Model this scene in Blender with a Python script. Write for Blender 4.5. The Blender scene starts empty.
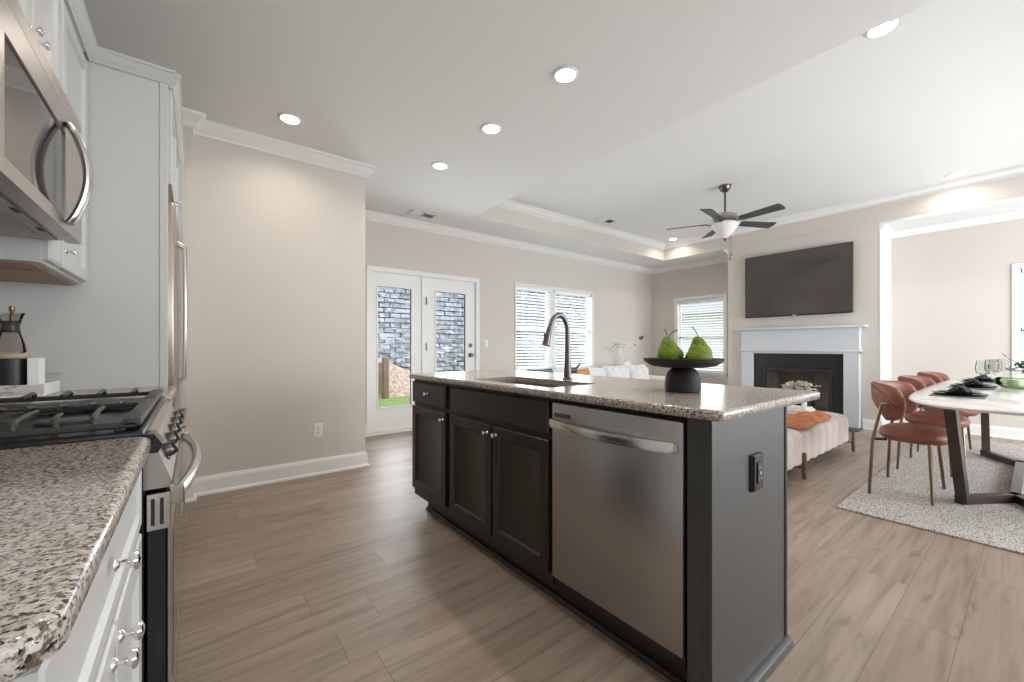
import bpy, bmesh, math, random
from mathutils import Vector, Matrix
random.seed(7)
PI = math.pi
sc = bpy.context.scene
C = sc.collection

# ---------------------------------------------------------------- camera
YAW = math.atan((512-195)/408.5)
cam_d = bpy.data.cameras.new('camera'); cam = bpy.data.objects.new('camera', cam_d); C.objects.link(cam)
cam.location = (0, 0, 1.09); cam.rotation_euler = (PI/2, 0, -YAW)
cam_d.sensor_width = 36; cam_d.lens = 408.5/1024*36; cam_d.shift_y = 6.5/1024
cam_d.clip_start = 0.02; cam_d.clip_end = 200
sc.camera = cam
# ---------------------------------------------------------------- world, view
sc.view_settings.view_transform = 'Standard'; sc.view_settings.look = 'None'
sc.view_settings.gamma = 1; sc.view_settings.use_curve_mapping = False
sc.view_settings.exposure = 0.06
w = bpy.data.worlds.new('sky'); sc.world = w; w.use_nodes = True
bg = w.node_tree.nodes['Background']; bg.inputs[0].default_value = (0.86, 0.93, 1.0, 1); bg.inputs[1].default_value = 2.7

def area(name, loc, rot, sx, sy, power, col=(1, 1, 1), spread=PI, shape='RECTANGLE', parent=None):
    l = bpy.data.lights.new(name, 'AREA'); l.shape = shape; l.size = sx; l.size_y = sy
    l.energy = power; l.color = col; l.spread = spread
    o = bpy.data.objects.new(name, l); C.objects.link(o); o.location = loc; o.rotation_euler = rot
    if parent: o.parent = parent
    return o
DAY = (0.90, 0.95, 1.0)
# daylight falling on the outside of the patio doors and windows, facing in
area('daylight_door', (2.45, 5.60, 1.3), (-PI/2-.20, 0, 0), 2.0, 2.2, 85, DAY)
area('daylight_window', (4.9, 5.55, 1.6), (-PI/2-.20, 0, 0), 2.4, 1.8, 95, DAY)
area('daylight_window', (8.25, 4.0, 1.5), (0, PI/2+.20, 0), 1.8, 1.4, 32, DAY)
area('daylight_window', (8.25, -0.35, 1.5), (0, PI/2+.20, 0), 1.8, 1.4, 32, DAY)
area('fill_rear_right', (5.3, -2.9, 1.4), (PI/2+.05, 0, 0), 3.6, 2.3, 205, DAY)  # added fill lamp outside an unseen opening in the front wall
area('fill_rear_left', (1.2, -2.8, 1.6), (PI/2-.1, 0, 0), 2.2, 1.5, 6, DAY)  # weak added fill for the kitchen side, also out of view

# ---------------------------------------------------------------- materials
MAT = {}
def mat(name, col, rough=0.5, metal=0.0, spec=0.5, coat=0.0, bump=0.0, bscale=60, trans=0, emit=0, ecol=None, vary=0.0, vscale=8, stretch=(1,1,1)):
    m = bpy.data.materials.new(name); m.use_nodes = True; MAT[name] = m
    nt = m.node_tree; b = nt.nodes['Principled BSDF']
    b.inputs['Base Color'].default_value = (*col, 1); b.inputs['Roughness'].default_value = rough
    b.inputs['Metallic'].default_value = metal; b.inputs['Specular IOR Level'].default_value = spec
    b.inputs['Coat Weight'].default_value = coat
    if coat: b.inputs['Coat Roughness'].default_value = 0.06
    if trans: b.inputs['Transmission Weight'].default_value = trans
    if emit:
        b.inputs['Emission Color'].default_value = (*(ecol or col), 1); b.inputs['Emission Strength'].default_value = emit
    tc = nt.nodes.new('ShaderNodeTexCoord'); mp = nt.nodes.new('ShaderNodeMapping')
    mp.inputs['Scale'].default_value = stretch; nt.links.new(tc.outputs['Object'], mp.inputs[0])
    if vary:
        n = nt.nodes.new('ShaderNodeTexNoise'); n.inputs['Scale'].default_value = vscale; n.inputs['Detail'].default_value = 4
        nt.links.new(mp.outputs[0], n.inputs['Vector'])
        r = nt.nodes.new('ShaderNodeMapRange'); r.inputs[1].default_value = .3; r.inputs[2].default_value = .7
        r.inputs[3].default_value = 1-vary; r.inputs[4].default_value = 1+vary*.6
        nt.links.new(n.outputs['Fac'], r.inputs[0])
        mx = nt.nodes.new('ShaderNodeVectorMath'); mx.operation = 'SCALE'; mx.inputs[0].default_value = col
        nt.links.new(r.outputs[0], mx.inputs['Scale']); nt.links.new(mx.outputs[0], b.inputs['Base Color'])
    if bump:
        n = nt.nodes.new('ShaderNodeTexNoise'); n.inputs['Scale'].default_value = bscale; n.inputs['Detail'].default_value = 3
        nt.links.new(mp.outputs[0], n.inputs['Vector'])
        bp = nt.nodes.new('ShaderNodeBump'); bp.inputs['Strength'].default_value = bump; bp.inputs['Distance'].default_value = .01
        nt.links.new(n.outputs['Fac'], bp.inputs['Height']); nt.links.new(bp.outputs[0], b.inputs['Normal'])
    return m
def ramp(nt, stops):
    r = nt.nodes.new('ShaderNodeValToRGB'); e = r.color_ramp.elements
    while len(e) < len(stops): e.new(.5)
    for i, (p, c) in enumerate(stops): e[i].position = p; e[i].color = (*c, 1)
    return r
def mixc(nt, fac, a, b, mode='MIX'):
    m = nt.nodes.new('ShaderNodeMix'); m.data_type = 'RGBA'; m.blend_type = mode
    for s, v in ((m.inputs[0], fac), (m.inputs[6], a), (m.inputs[7], b)):
        if hasattr(v, 'is_linked') or hasattr(v, 'links'): nt.links.new(v, s)
        elif isinstance(v, tuple): s.default_value = (*v, 1)
        else: s.default_value = v
    return m.outputs[2]

mat('wall', (.63, .582, .528), .75, bump=.04, bscale=180)
mat('ceiling_paint', (.79, .785, .775), .8, bump=.03, bscale=150)
mat('trim_white', (.80, .79, .765), .4)
mat('cabinet_white', (.575, .575, .565), .38)
mat('cabinet_maple', (.33, .20, .13), .5, vary=.2, vscale=5, stretch=(1, 10, 1))
mat('espresso', (.022, .017, .014), .33, spec=.5, vary=.2, vscale=14, stretch=(6, 6, .6))
mat('panel_black', (.050, .050, .049), .36, spec=.6, vary=.12, vscale=20, stretch=(5, 5, .5))
mat('steel', (.47, .44, .42), .30, metal=1, bump=.02, bscale=40, stretch=(1, 1, 60))
mat('steel_h', (.44, .43, .42), .34, metal=1, bump=.015, bscale=30, stretch=(60, 60, 1))
mat('steel_bright', (.66, .65, .63), .2, metal=1)
mat('fridge_steel', (.42, .36, .32), .32, metal=1)
mat('chrome', (.85, .85, .86), .08, metal=1)
mat('black_gloss', (.012, .012, .013), .10)
mat('cooktop_enamel', (.010, .010, .010), .32, spec=.35)
mat('black_matte', (.015, .015, .015), .5)
mat('cast_iron', (.030, .029, .028), .42, bump=.25, bscale=300)
mat('dark_glass', (.03, .026, .024), .05, spec=1.0)
mat('tv_screen', (.058, .045, .040), .12, spec=.9)
mat('nickel', (.15, .138, .127), .30, metal=1)
mat('slate', (.012, .014, .013), .30, bump=.05, bscale=30)
mat('mantel_white', (.62, .635, .66), .45)
mat('firebrick', (.30, .26, .21), .85, vary=.25, vscale=20)
mat('leather', (.235, .076, .046), .42, bump=.12, bscale=220, vary=.18, vscale=9)
mat('brass', (.24, .165, .11), .28, metal=1)
mat('walnut_dark', (.045, .028, .021), .38, vary=.3, vscale=9, stretch=(1, 1, .2))
mat('cream_fabric', (.60, .52, .475), .9, bump=.1, bscale=300)
mat('white_fabric', (.80, .79, .78), .9, bump=.1, bscale=200)
mat('orange_fabric', (.46, .15, .055), .75, bump=.12, bscale=200, vary=.15, vscale=12)
mat('ochre_fabric', (.60, .30, .10), .8)
mat('grey_fabric', (.16, .17, .18), .9)
mat('white_plaster', (.86, .86, .85), .5)
mat('marble_white', (.80, .79, .77), .25)
mat('grey_ceramic', (.42, .42, .42), .4)
mat('canister_black', (.012, .012, .012), .4)
mat('wood_light', (.45, .33, .24), .5)
mat('black_fabric', (.012, .012, .012), .9)
mat('plate_black', (.012, .014, .014), .35)
mat('slat_white', (.86, .86, .85), .5)
mat('bowl_dark', (.014, .010, .008), .6, bump=.25, bscale=60, stretch=(1, 1, 8))
mat('stem_brown', (.07, .035, .02), .6)
mat('leaf_green', (.03, .09, .035), .45)
mat('fan_blade', (.07, .07, .068), .5)
mat('frosted', (.78, .77, .74), .35)
mat('lamp_lens', (1, .97, .92), .4, emit=14, ecol=(1, .96, .9))
mat('grass', (.25, .33, .10), .9, vary=.4, vscale=25)
mat('mulch', (.55, .42, .34), .95, vary=.45, vscale=18, bump=.6, bscale=25)
mat('fence_wood', (.20, .14, .095), .8, vary=.3, vscale=8, stretch=(4, 4, .4))
mat('house_siding', (.60, .61, .63), .8)
mat('roof_grey', (.30, .31, .33), .9)
mat('shrub_leaf', (.10, .22, .06), .8, vary=.4, vscale=9)
mat('vent_dark', (.06, .06, .06), .6)
mat('paper_white', (.82, .82, .80), .6)
mat('petal', (.85, .82, .72), .7)
mat('dark_leaf', (.05, .06, .06), .6)

def granite():
    m = mat('granite', (.6, .55, .5), .16, spec=.55)
    nt = m.node_tree; b = nt.nodes['Principled BSDF']; tc = nt.nodes.new('ShaderNodeTexCoord')
    n1 = nt.nodes.new('ShaderNodeTexNoise'); n1.inputs['Scale'].default_value = 30; n1.inputs['Detail'].default_value = 3
    v = nt.nodes.new('ShaderNodeTexVoronoi'); v.inputs['Scale'].default_value = 190
    n2 = nt.nodes.new('ShaderNodeTexNoise'); n2.inputs['Scale'].default_value = 165; n2.inputs['Detail'].default_value = 4; n2.inputs['Roughness'].default_value = .6
    n3 = nt.nodes.new('ShaderNodeTexNoise'); n3.inputs['Scale'].default_value = 200; n3.inputs['Detail'].default_value = 3
    mp = nt.nodes.new('ShaderNodeMapping'); mp.inputs['Location'].default_value = (3.1, 5.2, 1.7); nt.links.new(tc.outputs['Object'], mp.inputs[0])
    for n in (n1, v, n2): nt.links.new(tc.outputs['Object'], n.inputs['Vector'])
    nt.links.new(mp.outputs[0], n3.inputs['Vector'])
    base = ramp(nt, [(0, (.36, .29, .24)), (.42, (.48, .42, .37)), (.58, (.58, .53, .48)), (1, (.66, .63, .60))]); nt.links.new(n1.outputs['Fac'], base.inputs[0])
    bwn = nt.nodes.new('ShaderNodeSeparateColor'); nt.links.new(v.outputs['Color'], bwn.inputs[0])
    cr_ = ramp(nt, [(0, (.25, .21, .18)), (.35, (.46, .41, .36)), (.65, (.56, .52, .47)), (1, (.66, .63, .60))]); nt.links.new(bwn.outputs[0], cr_.inputs[0])
    cell = mixc(nt, .55, base.outputs[0], cr_.outputs[0])
    k2 = ramp(nt, [(0, (1, 1, 1)), (.40, (1, 1, 1)), (.49, (0, 0, 0)), (1, (0, 0, 0))]); nt.links.new(n2.outputs['Fac'], k2.inputs[0])
    c2 = mixc(nt, k2.outputs[0], cell, (.13, .092, .07))
    k3 = ramp(nt, [(0, (1, 1, 1)), (.38, (1, 1, 1)), (.43, (0, 0, 0)), (1, (0, 0, 0))]); nt.links.new(n3.outputs['Fac'], k3.inputs[0])
    c3 = mixc(nt, k3.outputs[0], c2, (.018, .015, .014))
    nt.links.new(c3, b.inputs['Base Color'])
granite()
def floor_mat():
    m = mat('floor_wood', (.4, .3, .2), .40, spec=.45)
    nt = m.node_tree; b = nt.nodes['Principled BSDF']; tc = nt.nodes.new('ShaderNodeTexCoord')
    br = nt.nodes.new('ShaderNodeTexBrick'); br.offset = .37; br.inputs['Scale'].default_value = 1
    br.inputs['Brick Width'].default_value = 1.22; br.inputs['Row Height'].default_value = .182
    br.inputs['Mortar Size'].default_value = .0012; br.inputs['Bias'].default_value = 0
    br.inputs['Color1'].default_value = (.292, .226, .176, 1); br.inputs['Color2'].default_value = (.366, .294, .238, 1)
    br.inputs['Mortar'].default_value = (.16, .12, .095, 1)
    br.offset = 0
    sx_ = nt.nodes.new('ShaderNodeSeparateXYZ'); nt.links.new(tc.outputs['Object'], sx_.inputs[0])
    def mth(op, a, b=None):
        n_ = nt.nodes.new('ShaderNodeMath'); n_.operation = op
        for i_, v_ in enumerate((a, b)):
            if v_ is None: continue
            if isinstance(v_, (int, float)): n_.inputs[i_].default_value = v_
            else: nt.links.new(v_, n_.inputs[i_])
        return n_.outputs[0]
    row_ = mth('FLOOR', mth('DIVIDE', sx_.outputs[1], .182)); wn = nt.nodes.new('ShaderNodeTexWhiteNoise'); wn.noise_dimensions = '1D'; nt.links.new(row_, wn.inputs['W'])
    nx_ = mth('ADD', sx_.outputs[0], mth('MULTIPLY', wn.outputs['Value'], 1.22)); cx_ = nt.nodes.new('ShaderNodeCombineXYZ')
    nt.links.new(nx_, cx_.inputs[0]); nt.links.new(sx_.outputs[1], cx_.inputs[1]); nt.links.new(cx_.outputs[0], br.inputs['Vector'])
    mp = nt.nodes.new('ShaderNodeMapping'); mp.inputs['Scale'].default_value = (.9, 12, 1)
    nt.links.new(tc.outputs['Object'], mp.inputs[0])
    n = nt.nodes.new('ShaderNodeTexNoise'); n.inputs['Scale'].default_value = 2.2; n.inputs['Detail'].default_value = 7; n.inputs['Distortion'].default_value = .6
    # each plank gets its own grain
    off = nt.nodes.new('ShaderNodeVectorMath'); off.operation = 'ADD'
    sc3 = nt.nodes.new('ShaderNodeVectorMath'); sc3.operation = 'SCALE'; sc3.inputs['Scale'].default_value = 60
    nt.links.new(br.outputs['Color'], sc3.inputs[0]); nt.links.new(mp.outputs[0], off.inputs[0]); nt.links.new(sc3.outputs[0], off.inputs[1])
    nt.links.new(off.outputs[0], n.inputs['Vector'])
    g = ramp(nt, [(.25, (.62, .60, .58)), (.5, (.98, .98, .98)), (.75, (1.18, 1.18, 1.17))]); nt.links.new(n.outputs['Fac'], g.inputs[0])
    c1 = mixc(nt, .9, br.outputs['Color'], g.outputs[0], 'MULTIPLY')
    mp2 = nt.nodes.new('ShaderNodeMapping'); mp2.inputs['Scale'].default_value = (3.2, 11, 1); nt.links.new(tc.outputs['Object'], mp2.inputs[0])
    k = nt.nodes.new('ShaderNodeTexNoise'); k.inputs['Scale'].default_value = 1.3; k.inputs['Detail'].default_value = 2; nt.links.new(mp2.outputs[0], k.inputs['Vector'])
    kr = ramp(nt, [(0, (.55, .5, .46)), (.30, (.75, .72, .7)), (.36, (1, 1, 1)), (1, (1, 1, 1))]); nt.links.new(k.outputs['Fac'], kr.inputs[0])
    c2 = mixc(nt, .8, c1, kr.outputs[0], 'MULTIPLY')
    nt.links.new(c2, b.inputs['Base Color'])
    bp = nt.nodes.new('ShaderNodeBump'); bp.inputs['Strength'].default_value = .06; bp.inputs['Distance'].default_value = .01
    nt.links.new(n.outputs['Fac'], bp.inputs['Height']); nt.links.new(bp.outputs[0], b.inputs['Normal'])
floor_mat()
def rug_mat(name, ca, cb, s):
    m = mat(name, ca, .95)
    nt = m.node_tree; b = nt.nodes['Principled BSDF']; tc = nt.nodes.new('ShaderNodeTexCoord')
    mp = nt.nodes.new('ShaderNodeMapping'); mp.inputs['Scale'].default_value = (1, 2.6, 1); nt.links.new(tc.outputs['Object'], mp.inputs[0])
    n = nt.nodes.new('ShaderNodeTexNoise'); n.inputs['Scale'].default_value = s; n.inputs['Detail'].default_value = 3; nt.links.new(mp.outputs[0], n.inputs['Vector'])
    r = ramp(nt, [(.36, cb), (.52, ca), (1, ca)]); nt.links.new(n.outputs['Fac'], r.inputs[0]); nt.links.new(r.outputs[0], b.inputs['Base Color'])
    bp = nt.nodes.new('ShaderNodeBump'); bp.inputs['Strength'].default_value = .6; bp.inputs['Distance'].default_value = .006
    nt.links.new(n.outputs['Fac'], bp.inputs['Height']); nt.links.new(bp.outputs[0], b.inputs['Normal'])
rug_mat('rug_wool', (.54, .50, .46), (.13, .11, .10), 62)
rug_mat('rug_cream', (.74, .71, .66), (.60, .56, .50), 30)
def marble(name, base, vein, s=3.0):
    m = mat(name, base, .16)
    nt = m.node_tree; b = nt.nodes['Principled BSDF']; tc = nt.nodes.new('ShaderNodeTexCoord')
    n = nt.nodes.new('ShaderNodeTexNoise'); n.inputs['Scale'].default_value = s; n.inputs['Detail'].default_value = 6; n.inputs['Distortion'].default_value = 1.2
    nt.links.new(tc.outputs['Object'], n.inputs['Vector'])
    r = ramp(nt, [(.46, base), (.497, vein), (.53, base)]); nt.links.new(n.outputs['Fac'], r.inputs[0]); nt.links.new(r.outputs[0], b.inputs['Base Color'])
marble('table_marble', (.80, .79, .78), (.60, .56, .53), 2.2)
marble('tray_marble', (.66, .64, .62), (.34, .30, .27), 14)
def pear_mat():
    m = mat('pear_skin', (.3, .5, .05), .5, spec=.3)
    nt = m.node_tree; b = nt.nodes['Principled BSDF']; tc = nt.nodes.new('ShaderNodeTexCoord')
    n = nt.nodes.new('ShaderNodeTexNoise'); n.inputs['Scale'].default_value = 90; n.inputs['Detail'].default_value = 2; nt.links.new(tc.outputs['Object'], n.inputs['Vector'])
    r = ramp(nt, [(.3, (.075, .125, .004)), (.5, (.14, .205, .006)), (1, (.23, .28, .015))]); nt.links.new(n.outputs['Fac'], r.inputs[0]); nt.links.new(r.outputs[0], b.inputs['Base Color'])
pear_mat()
def block_mat():
    m = mat('stone_block', (.5, .5, .55), .9, bump=.9, bscale=12)
    nt = m.node_tree; b = nt.nodes['Principled BSDF']; tc = nt.nodes.new('ShaderNodeTexCoord')
    n = nt.nodes.new('ShaderNodeTexNoise'); n.inputs['Scale'].default_value = 9; n.inputs['Detail'].default_value = 4; nt.links.new(tc.outputs['Object'], n.inputs['Vector'])
    r = ramp(nt, [(.3, (.17, .18, .22)), (.52, (.37, .38, .44)), (.75, (.62, .63, .70))]); nt.links.new(n.outputs['Fac'], r.inputs[0]); nt.links.new(r.outputs[0], b.inputs['Base Color'])
block_mat()
def pane_mat(name, tint, fac, rough=0.0):
    m = bpy.data.materials.new(name); m.use_nodes = True; MAT[name] = m; nt = m.node_tree
    for n in list(nt.nodes): nt.nodes.remove(n)
    o = nt.nodes.new('ShaderNodeOutputMaterial'); t = nt.nodes.new('ShaderNodeBsdfTransparent'); t.inputs[0].default_value = (*tint, 1)
    g = nt.nodes.new('ShaderNodeBsdfGlossy'); g.inputs['Roughness'].default_value = rough
    lw = nt.nodes.new('ShaderNodeLayerWeight'); lw.inputs[0].default_value = fac
    x = nt.nodes.new('ShaderNodeMixShader'); nt.links.new(lw.outputs['Fresnel'], x.inputs[0]); nt.links.new(t.outputs[0], x.inputs[1]); nt.links.new(g.outputs[0], x.inputs[2])
    nt.links.new(x.outputs[0], o.inputs[0])
pane_mat('pane', (.97, .98, .98), .10)
pane_mat('clear_glass', (.95, .96, .95), .10)
pane_mat('smoke_glass', (.88, .86, .84), .22)
pane_mat('green_glass', (.80, .86, .74), .22)

# ---------------------------------------------------------------- mesh helpers
class MB:
    def __init__(s): s.bm = bmesh.new()
    def _xf(s, vs, M):
        if M is not None:
            for v in vs: v.co = M @ v.co
    def box(s, x0, x1, y0, y1, z0, z1, bev=0.0, seg=1, M=None):
        t = bmesh.new(); r = bmesh.ops.create_cube(t, size=1)
        for v in t.verts:
            v.co = Vector(((x0+x1)/2+v.co.x*(x1-x0), (y0+y1)/2+v.co.y*(y1-y0), (z0+z1)/2+v.co.z*(z1-z0)))
        if bev: bmesh.ops.bevel(t, geom=t.edges[:], offset=bev, segments=seg, profile=.5, affect='EDGES')
        s.merge(t, M); return s
    def merge(s, t, M=None):
        if M is not None:
            for v in t.verts: v.co = M @ v.co
        mp = {v: s.bm.verts.new(v.co) for v in t.verts}
        for f in t.faces:
            try: s.bm.faces.new([mp[v] for v in f.verts])
            except ValueError: pass
        t.free()
    def grid(s, rows, closed_u=False, closed_v=False, cap0=False, cap1=False, M=None):
        V = [[s.bm.verts.new(M @ Vector(p) if M is not None else Vector(p)) for p in r] for r in rows]
        n = len(V); m = len(V[0])
        for i in range(n if closed_v else n-1):
            for j in range(m if closed_u else m-1):
                a, b, c, d = V[i][j], V[i][(j+1) % m], V[(i+1) % n][(j+1) % m], V[(i+1) % n][j]
                try: s.bm.faces.new((a, b, c, d))
                except ValueError: pass
        if cap0: s.bm.faces.new(V[0][::-1])
        if cap1: s.bm.faces.new(V[-1])
        return s
    def lathe(s, prof, seg=32, M=None, cx=0, cy=0, ring=False):
        rows = [[(cx+r*math.cos(2*PI*k/seg), cy+r*math.sin(2*PI*k/seg), z) for k in range(seg)] for r, z in prof]
        s.grid(rows, closed_u=True, cap0=prof[0][0] > 1e-5 and not ring, cap1=prof[-1][0] > 1e-5 and not ring, closed_v=ring, M=M); return s
    def tube(s, pts, r, seg=10, closed=False, M=None):
        pts = [Vector(p) for p in pts]; n = len(pts); rows = []
        rr = r if isinstance(r, (list, tuple)) else [r]*n
        up = Vector((0, 0, 1)); prev = None
        for i, p in enumerate(pts):
            a = pts[i-1] if (i > 0 or closed) else p; b = pts[(i+1) % n] if (i < n-1 or closed) else p
            t = (b-a).normalized()
            if prev is None:
                ref = up if abs(t.z) < .9 else Vector((1, 0, 0)); x = t.cross(ref).normalized()
            else:
                x = (prev - t*prev.dot(t)).normalized()
            prev = x; y = t.cross(x)
            rows.append([p + x*rr[i]*math.cos(2*PI*k/seg) + y*rr[i]*math.sin(2*PI*k/seg) for k in range(seg)])
        s.grid(rows, closed_u=True, closed_v=closed, cap0=not closed, cap1=not closed, M=M); return s
    def prism(s, poly, z0, z1, M=None, bev=0):
        t = bmesh.new(); vs = [t.verts.new((x, y, z0)) for x, y in poly]; f = t.faces.new(vs)
        r = bmesh.ops.extrude_face_region(t, geom=[f])
        for g in r['geom']:
            if isinstance(g, bmesh.types.BMVert): g.co.z = z1
        bmesh.ops.recalc_face_normals(t, faces=t.faces[:])
        if bev:
            es = [e for e in t.edges if abs(e.verts[0].co.z-e.verts[1].co.z) < 1e-6]
            bmesh.ops.bevel(t, geom=es, offset=bev, segments=3, profile=.5, affect='EDGES')
        s.merge(t, M); return s
    def panel(s, O, U, V, N, w, h, loops):
        """concentric rectangles: loops = [(inset, height)]"""
        O, U, V, N = Vector(O), Vector(U), Vector(V), Vector(N)
        rows = []
        for ins, ht in loops:
            rows.append([O+U*ins+V*ins+N*ht, O+U*(w-ins)+V*ins+N*ht, O+U*(w-ins)+V*(h-ins)+N*ht, O+U*ins+V*(h-ins)+N*ht])
        s.grid(rows, closed_u=True, cap0=True, cap1=True); return s
    def sweep(s, path, prof, closed=False):
        """prof: (d, z) d to the right of the path; path in XY with mitred corners"""
        P = [Vector((x, y)) for x, y in path]; n = len(P); rows = []
        for i in range(n):
            ds = []
            if i > 0 or closed: ds.append((P[i]-P[i-1]).normalized())
            if i < n-1 or closed: ds.append((P[(i+1) % n]-P[i]).normalized())
            ns = [Vector((d.y, -d.x)) for d in ds]
            if len(ns) == 1: mvec = ns[0]
            else:
                a = ns[0]+ns[1]; mvec = a/(a.dot(ns[0]))
            rows.append([(P[i].x+mvec.x*d, P[i].y+mvec.y*d, z) for d, z in prof])
        s.grid(rows, closed_u=True, closed_v=closed, cap0=not closed, cap1=not closed); return s
    def build(s, name, material, parent=None, smooth=True, angle=35):
        bm = s.bm; bmesh.ops.recalc_face_normals(bm, faces=bm.faces[:])
        me = bpy.data.meshes.new(name); bm.to_mesh(me); bm.free()
        if isinstance(material, str): material = MAT[material]
        me.materials.append(material)
        if smooth:
            me.shade_smooth(); me.set_sharp_from_angle(angle=math.radians(angle))
        o = bpy.data.objects.new(name, me); C.objects.link(o)
        if parent is not None:
            off = -Vector(TRUE_LOC.get(parent.name, (0, 0, 0)))
            me.transform(Matrix.Translation(off)); o.parent = parent
            TRUE_LOC[o.name] = TRUE_LOC.get(parent.name, (0, 0, 0))
        return o
TRUE_LOC = {}
def thing(name, label, cat, loc=(0, 0, 0), group=None):
    o = bpy.data.objects.new(name, None); C.objects.link(o); o.empty_display_size = .1
    o.location = loc; o['label'] = label; o['category'] = cat
    if group: o['group'] = group
    TRUE_LOC[o.name] = tuple(loc); return o
def tag(o, label, cat, group=None, kind=None):
    o['label'] = label; o['category'] = cat
    if group: o['group'] = group
    if kind: o['kind'] = kind
    # put the origin at the base of a single-mesh thing
    me = o.data; xs = [v.co for v in me.vertices]
    c = Vector(((min(v.x for v in xs)+max(v.x for v in xs))/2, (min(v.y for v in xs)+max(v.y for v in xs))/2, min(v.z for v in xs)))
    me.transform(Matrix.Translation(-c)); o.location = c
    return o
def struct(o): o['kind'] = 'structure'; return o
def sempty(name, loc=(0, 0, 0)):
    o = bpy.data.objects.new(name, None); C.objects.link(o); o.location = loc; o['kind'] = 'structure'; TRUE_LOC[o.name] = tuple(loc); return o
def copy_tree(o, parent=None, label=None, loc=None, rotz=None):
    c = o.copy(); C.objects.link(c); c.parent = parent
    if label: c['label'] = label
    if loc is not None: c.location = loc
    if rotz is not None: c.rotation_euler.z = rotz
    for ch in [k for k in bpy.data.objects if k.parent == o]: copy_tree(ch, c)
    return c
def cyl(mb, a, b, r, seg=16): mb.tube([a, b], r, seg); return mb

# ================================================================= STRUCTURE
H = 2.75; TH = 3.05; XL = -.70; XR = 7.70; YB = 5.05; YF = -2.4; FX = 7.07
struct(MB().box(XL-.15, XR+.15, YF-.15, YB+.15, -.08, 0).build('floor', 'floor_wood', smooth=False))
# low ceiling round the tray
tx0, tx1, ty0, ty1 = 2.79, FX, -0.6, 4.38
cb = MB()
for b in ((XL, tx0, YF, YB), (tx1, XR, 1.22, YB), (tx0, tx1, ty1, YB), (tx0, tx1, YF, ty0)):
    cb.box(b[0], b[1], b[2], b[3], H, H+.03)
HN = 2.692; cb.box(tx1, XR, YF, 1.275, HN, HN+.03)
struct(cb.build('ceiling', 'ceiling_paint', smooth=False))
struct(MB().box(FX, FX+.02, YF, 1.275, HN+.0301, H+.06).build('wall_header', 'wall', smooth=False))
struct(MB().box(tx0-.06, tx1+.06, ty0-.06, ty1+.06, TH, TH+.05).build('ceiling', 'ceiling_paint', smooth=False))
rb = MB()
rb.box(tx0-.06, tx0, ty0-.06, ty1+.06, H+.0301, TH); rb.box(tx0, tx1, ty1, ty1+.06, H+.0301, TH)
rb.box(tx1, tx1+.06, ty0-.06, ty1+.06, H+.0301, TH); rb.box(tx0, tx1, ty0-.06, ty0, H+.0301, TH)
# thin painted lip hiding the ceiling edge
rb.box(tx0, tx0+.004, ty0, ty1, H+.001, TH); rb.box(tx0, tx1, ty1-.004, ty1, H+.001, TH); rb.box(tx1-.004, tx1, ty0, ty1, H+.001, TH); rb.box(tx0, tx1, ty0, ty0+.004, H+.001, TH)
struct(rb.build('wall_tray', 'wall', smooth=False))

def wall_holes(name, axis, p0, p1, u0, u1, z0, z1, holes, m='wall'):
    """axis 'y': wall spans x in u, thickness y p0..p1;  'x': spans y"""
    us = sorted({u0, u1, *[h[0] for h in holes], *[h[1] for h in holes]}); zs = sorted({z0, z1, *[h[2] for h in holes], *[h[3] for h in holes]})
    mb = MB()
    for i in range(len(us)-1):
        for j in range(len(zs)-1):
            a, b, c, d = us[i], us[i+1], zs[j], zs[j+1]
            if any(h[0] <= a and h[1] >= b and h[2] <= c and h[3] >= d for h in holes): continue
            if axis == 'y': mb.box(a, b, p0, p1, c, d)
            else: mb.box(p0, p1, a, b, c, d)
    return struct(mb.build(name, m, smooth=False))
D0, D1, DZ = 1.71, 3.25, 2.045      # patio door rough opening
W1 = (4.0, 5.80, .72, 2.085)
W2 = (3.55, 4.48, .62, 2.03)
W3 = (-.80, .14, .62, 2.03)
wall_holes('wall_back', 'y', YB, YB+.14, 1.24, XR+.14, 0, H+.2, [(D0, D1, 0, DZ), W1])
wall_holes('wall_right', 'x', XR, XR+.14, YF, YB, 0, H+.2, [W2, W3])
wall_holes('wall_front', 'y', YF-.14, YF, XL, XR, 0, H+.2, [(3.2, 7.2, 0, 2.35), (.1, 2.3, .9, 2.2)])  # openings added out of view so the rear fill lamps reach in
struct(MB().box(XL-.14, XL, YF, 3.70, 0, H+.2).build('wall_left', 'wall', smooth=False))
wp = MB(); wp.prism([(XL-.14, 3.70), (-.02, 3.70), (-.02, 3.80), (1.24, 3.80), (1.24, YB+.14), (XL-.14, YB+.14)], 0, H+.2)
struct(wp.build('wall_pantry', 'wall', smooth=False))
# chimney breast with firebox cavity
FB = (1.76, 2.65, .0, .79)
wall_holes('wall_chimney', 'x', FX, FX+.02, 1.275, 3.195, 0, TH, [(1.70, 2.71, 0, .85)])
wc = MB(); wc.box(FX+.02, XR, 1.275, 1.70, 0, H-.001); wc.box(FX+.02, XR, 2.71, 3.195, 0, H-.001); wc.box(FX+.02, XR, 1.70, 2.71, .95, H-.001)
struct(wc.build('wall_chimney', 'wall', smooth=False))

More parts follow.
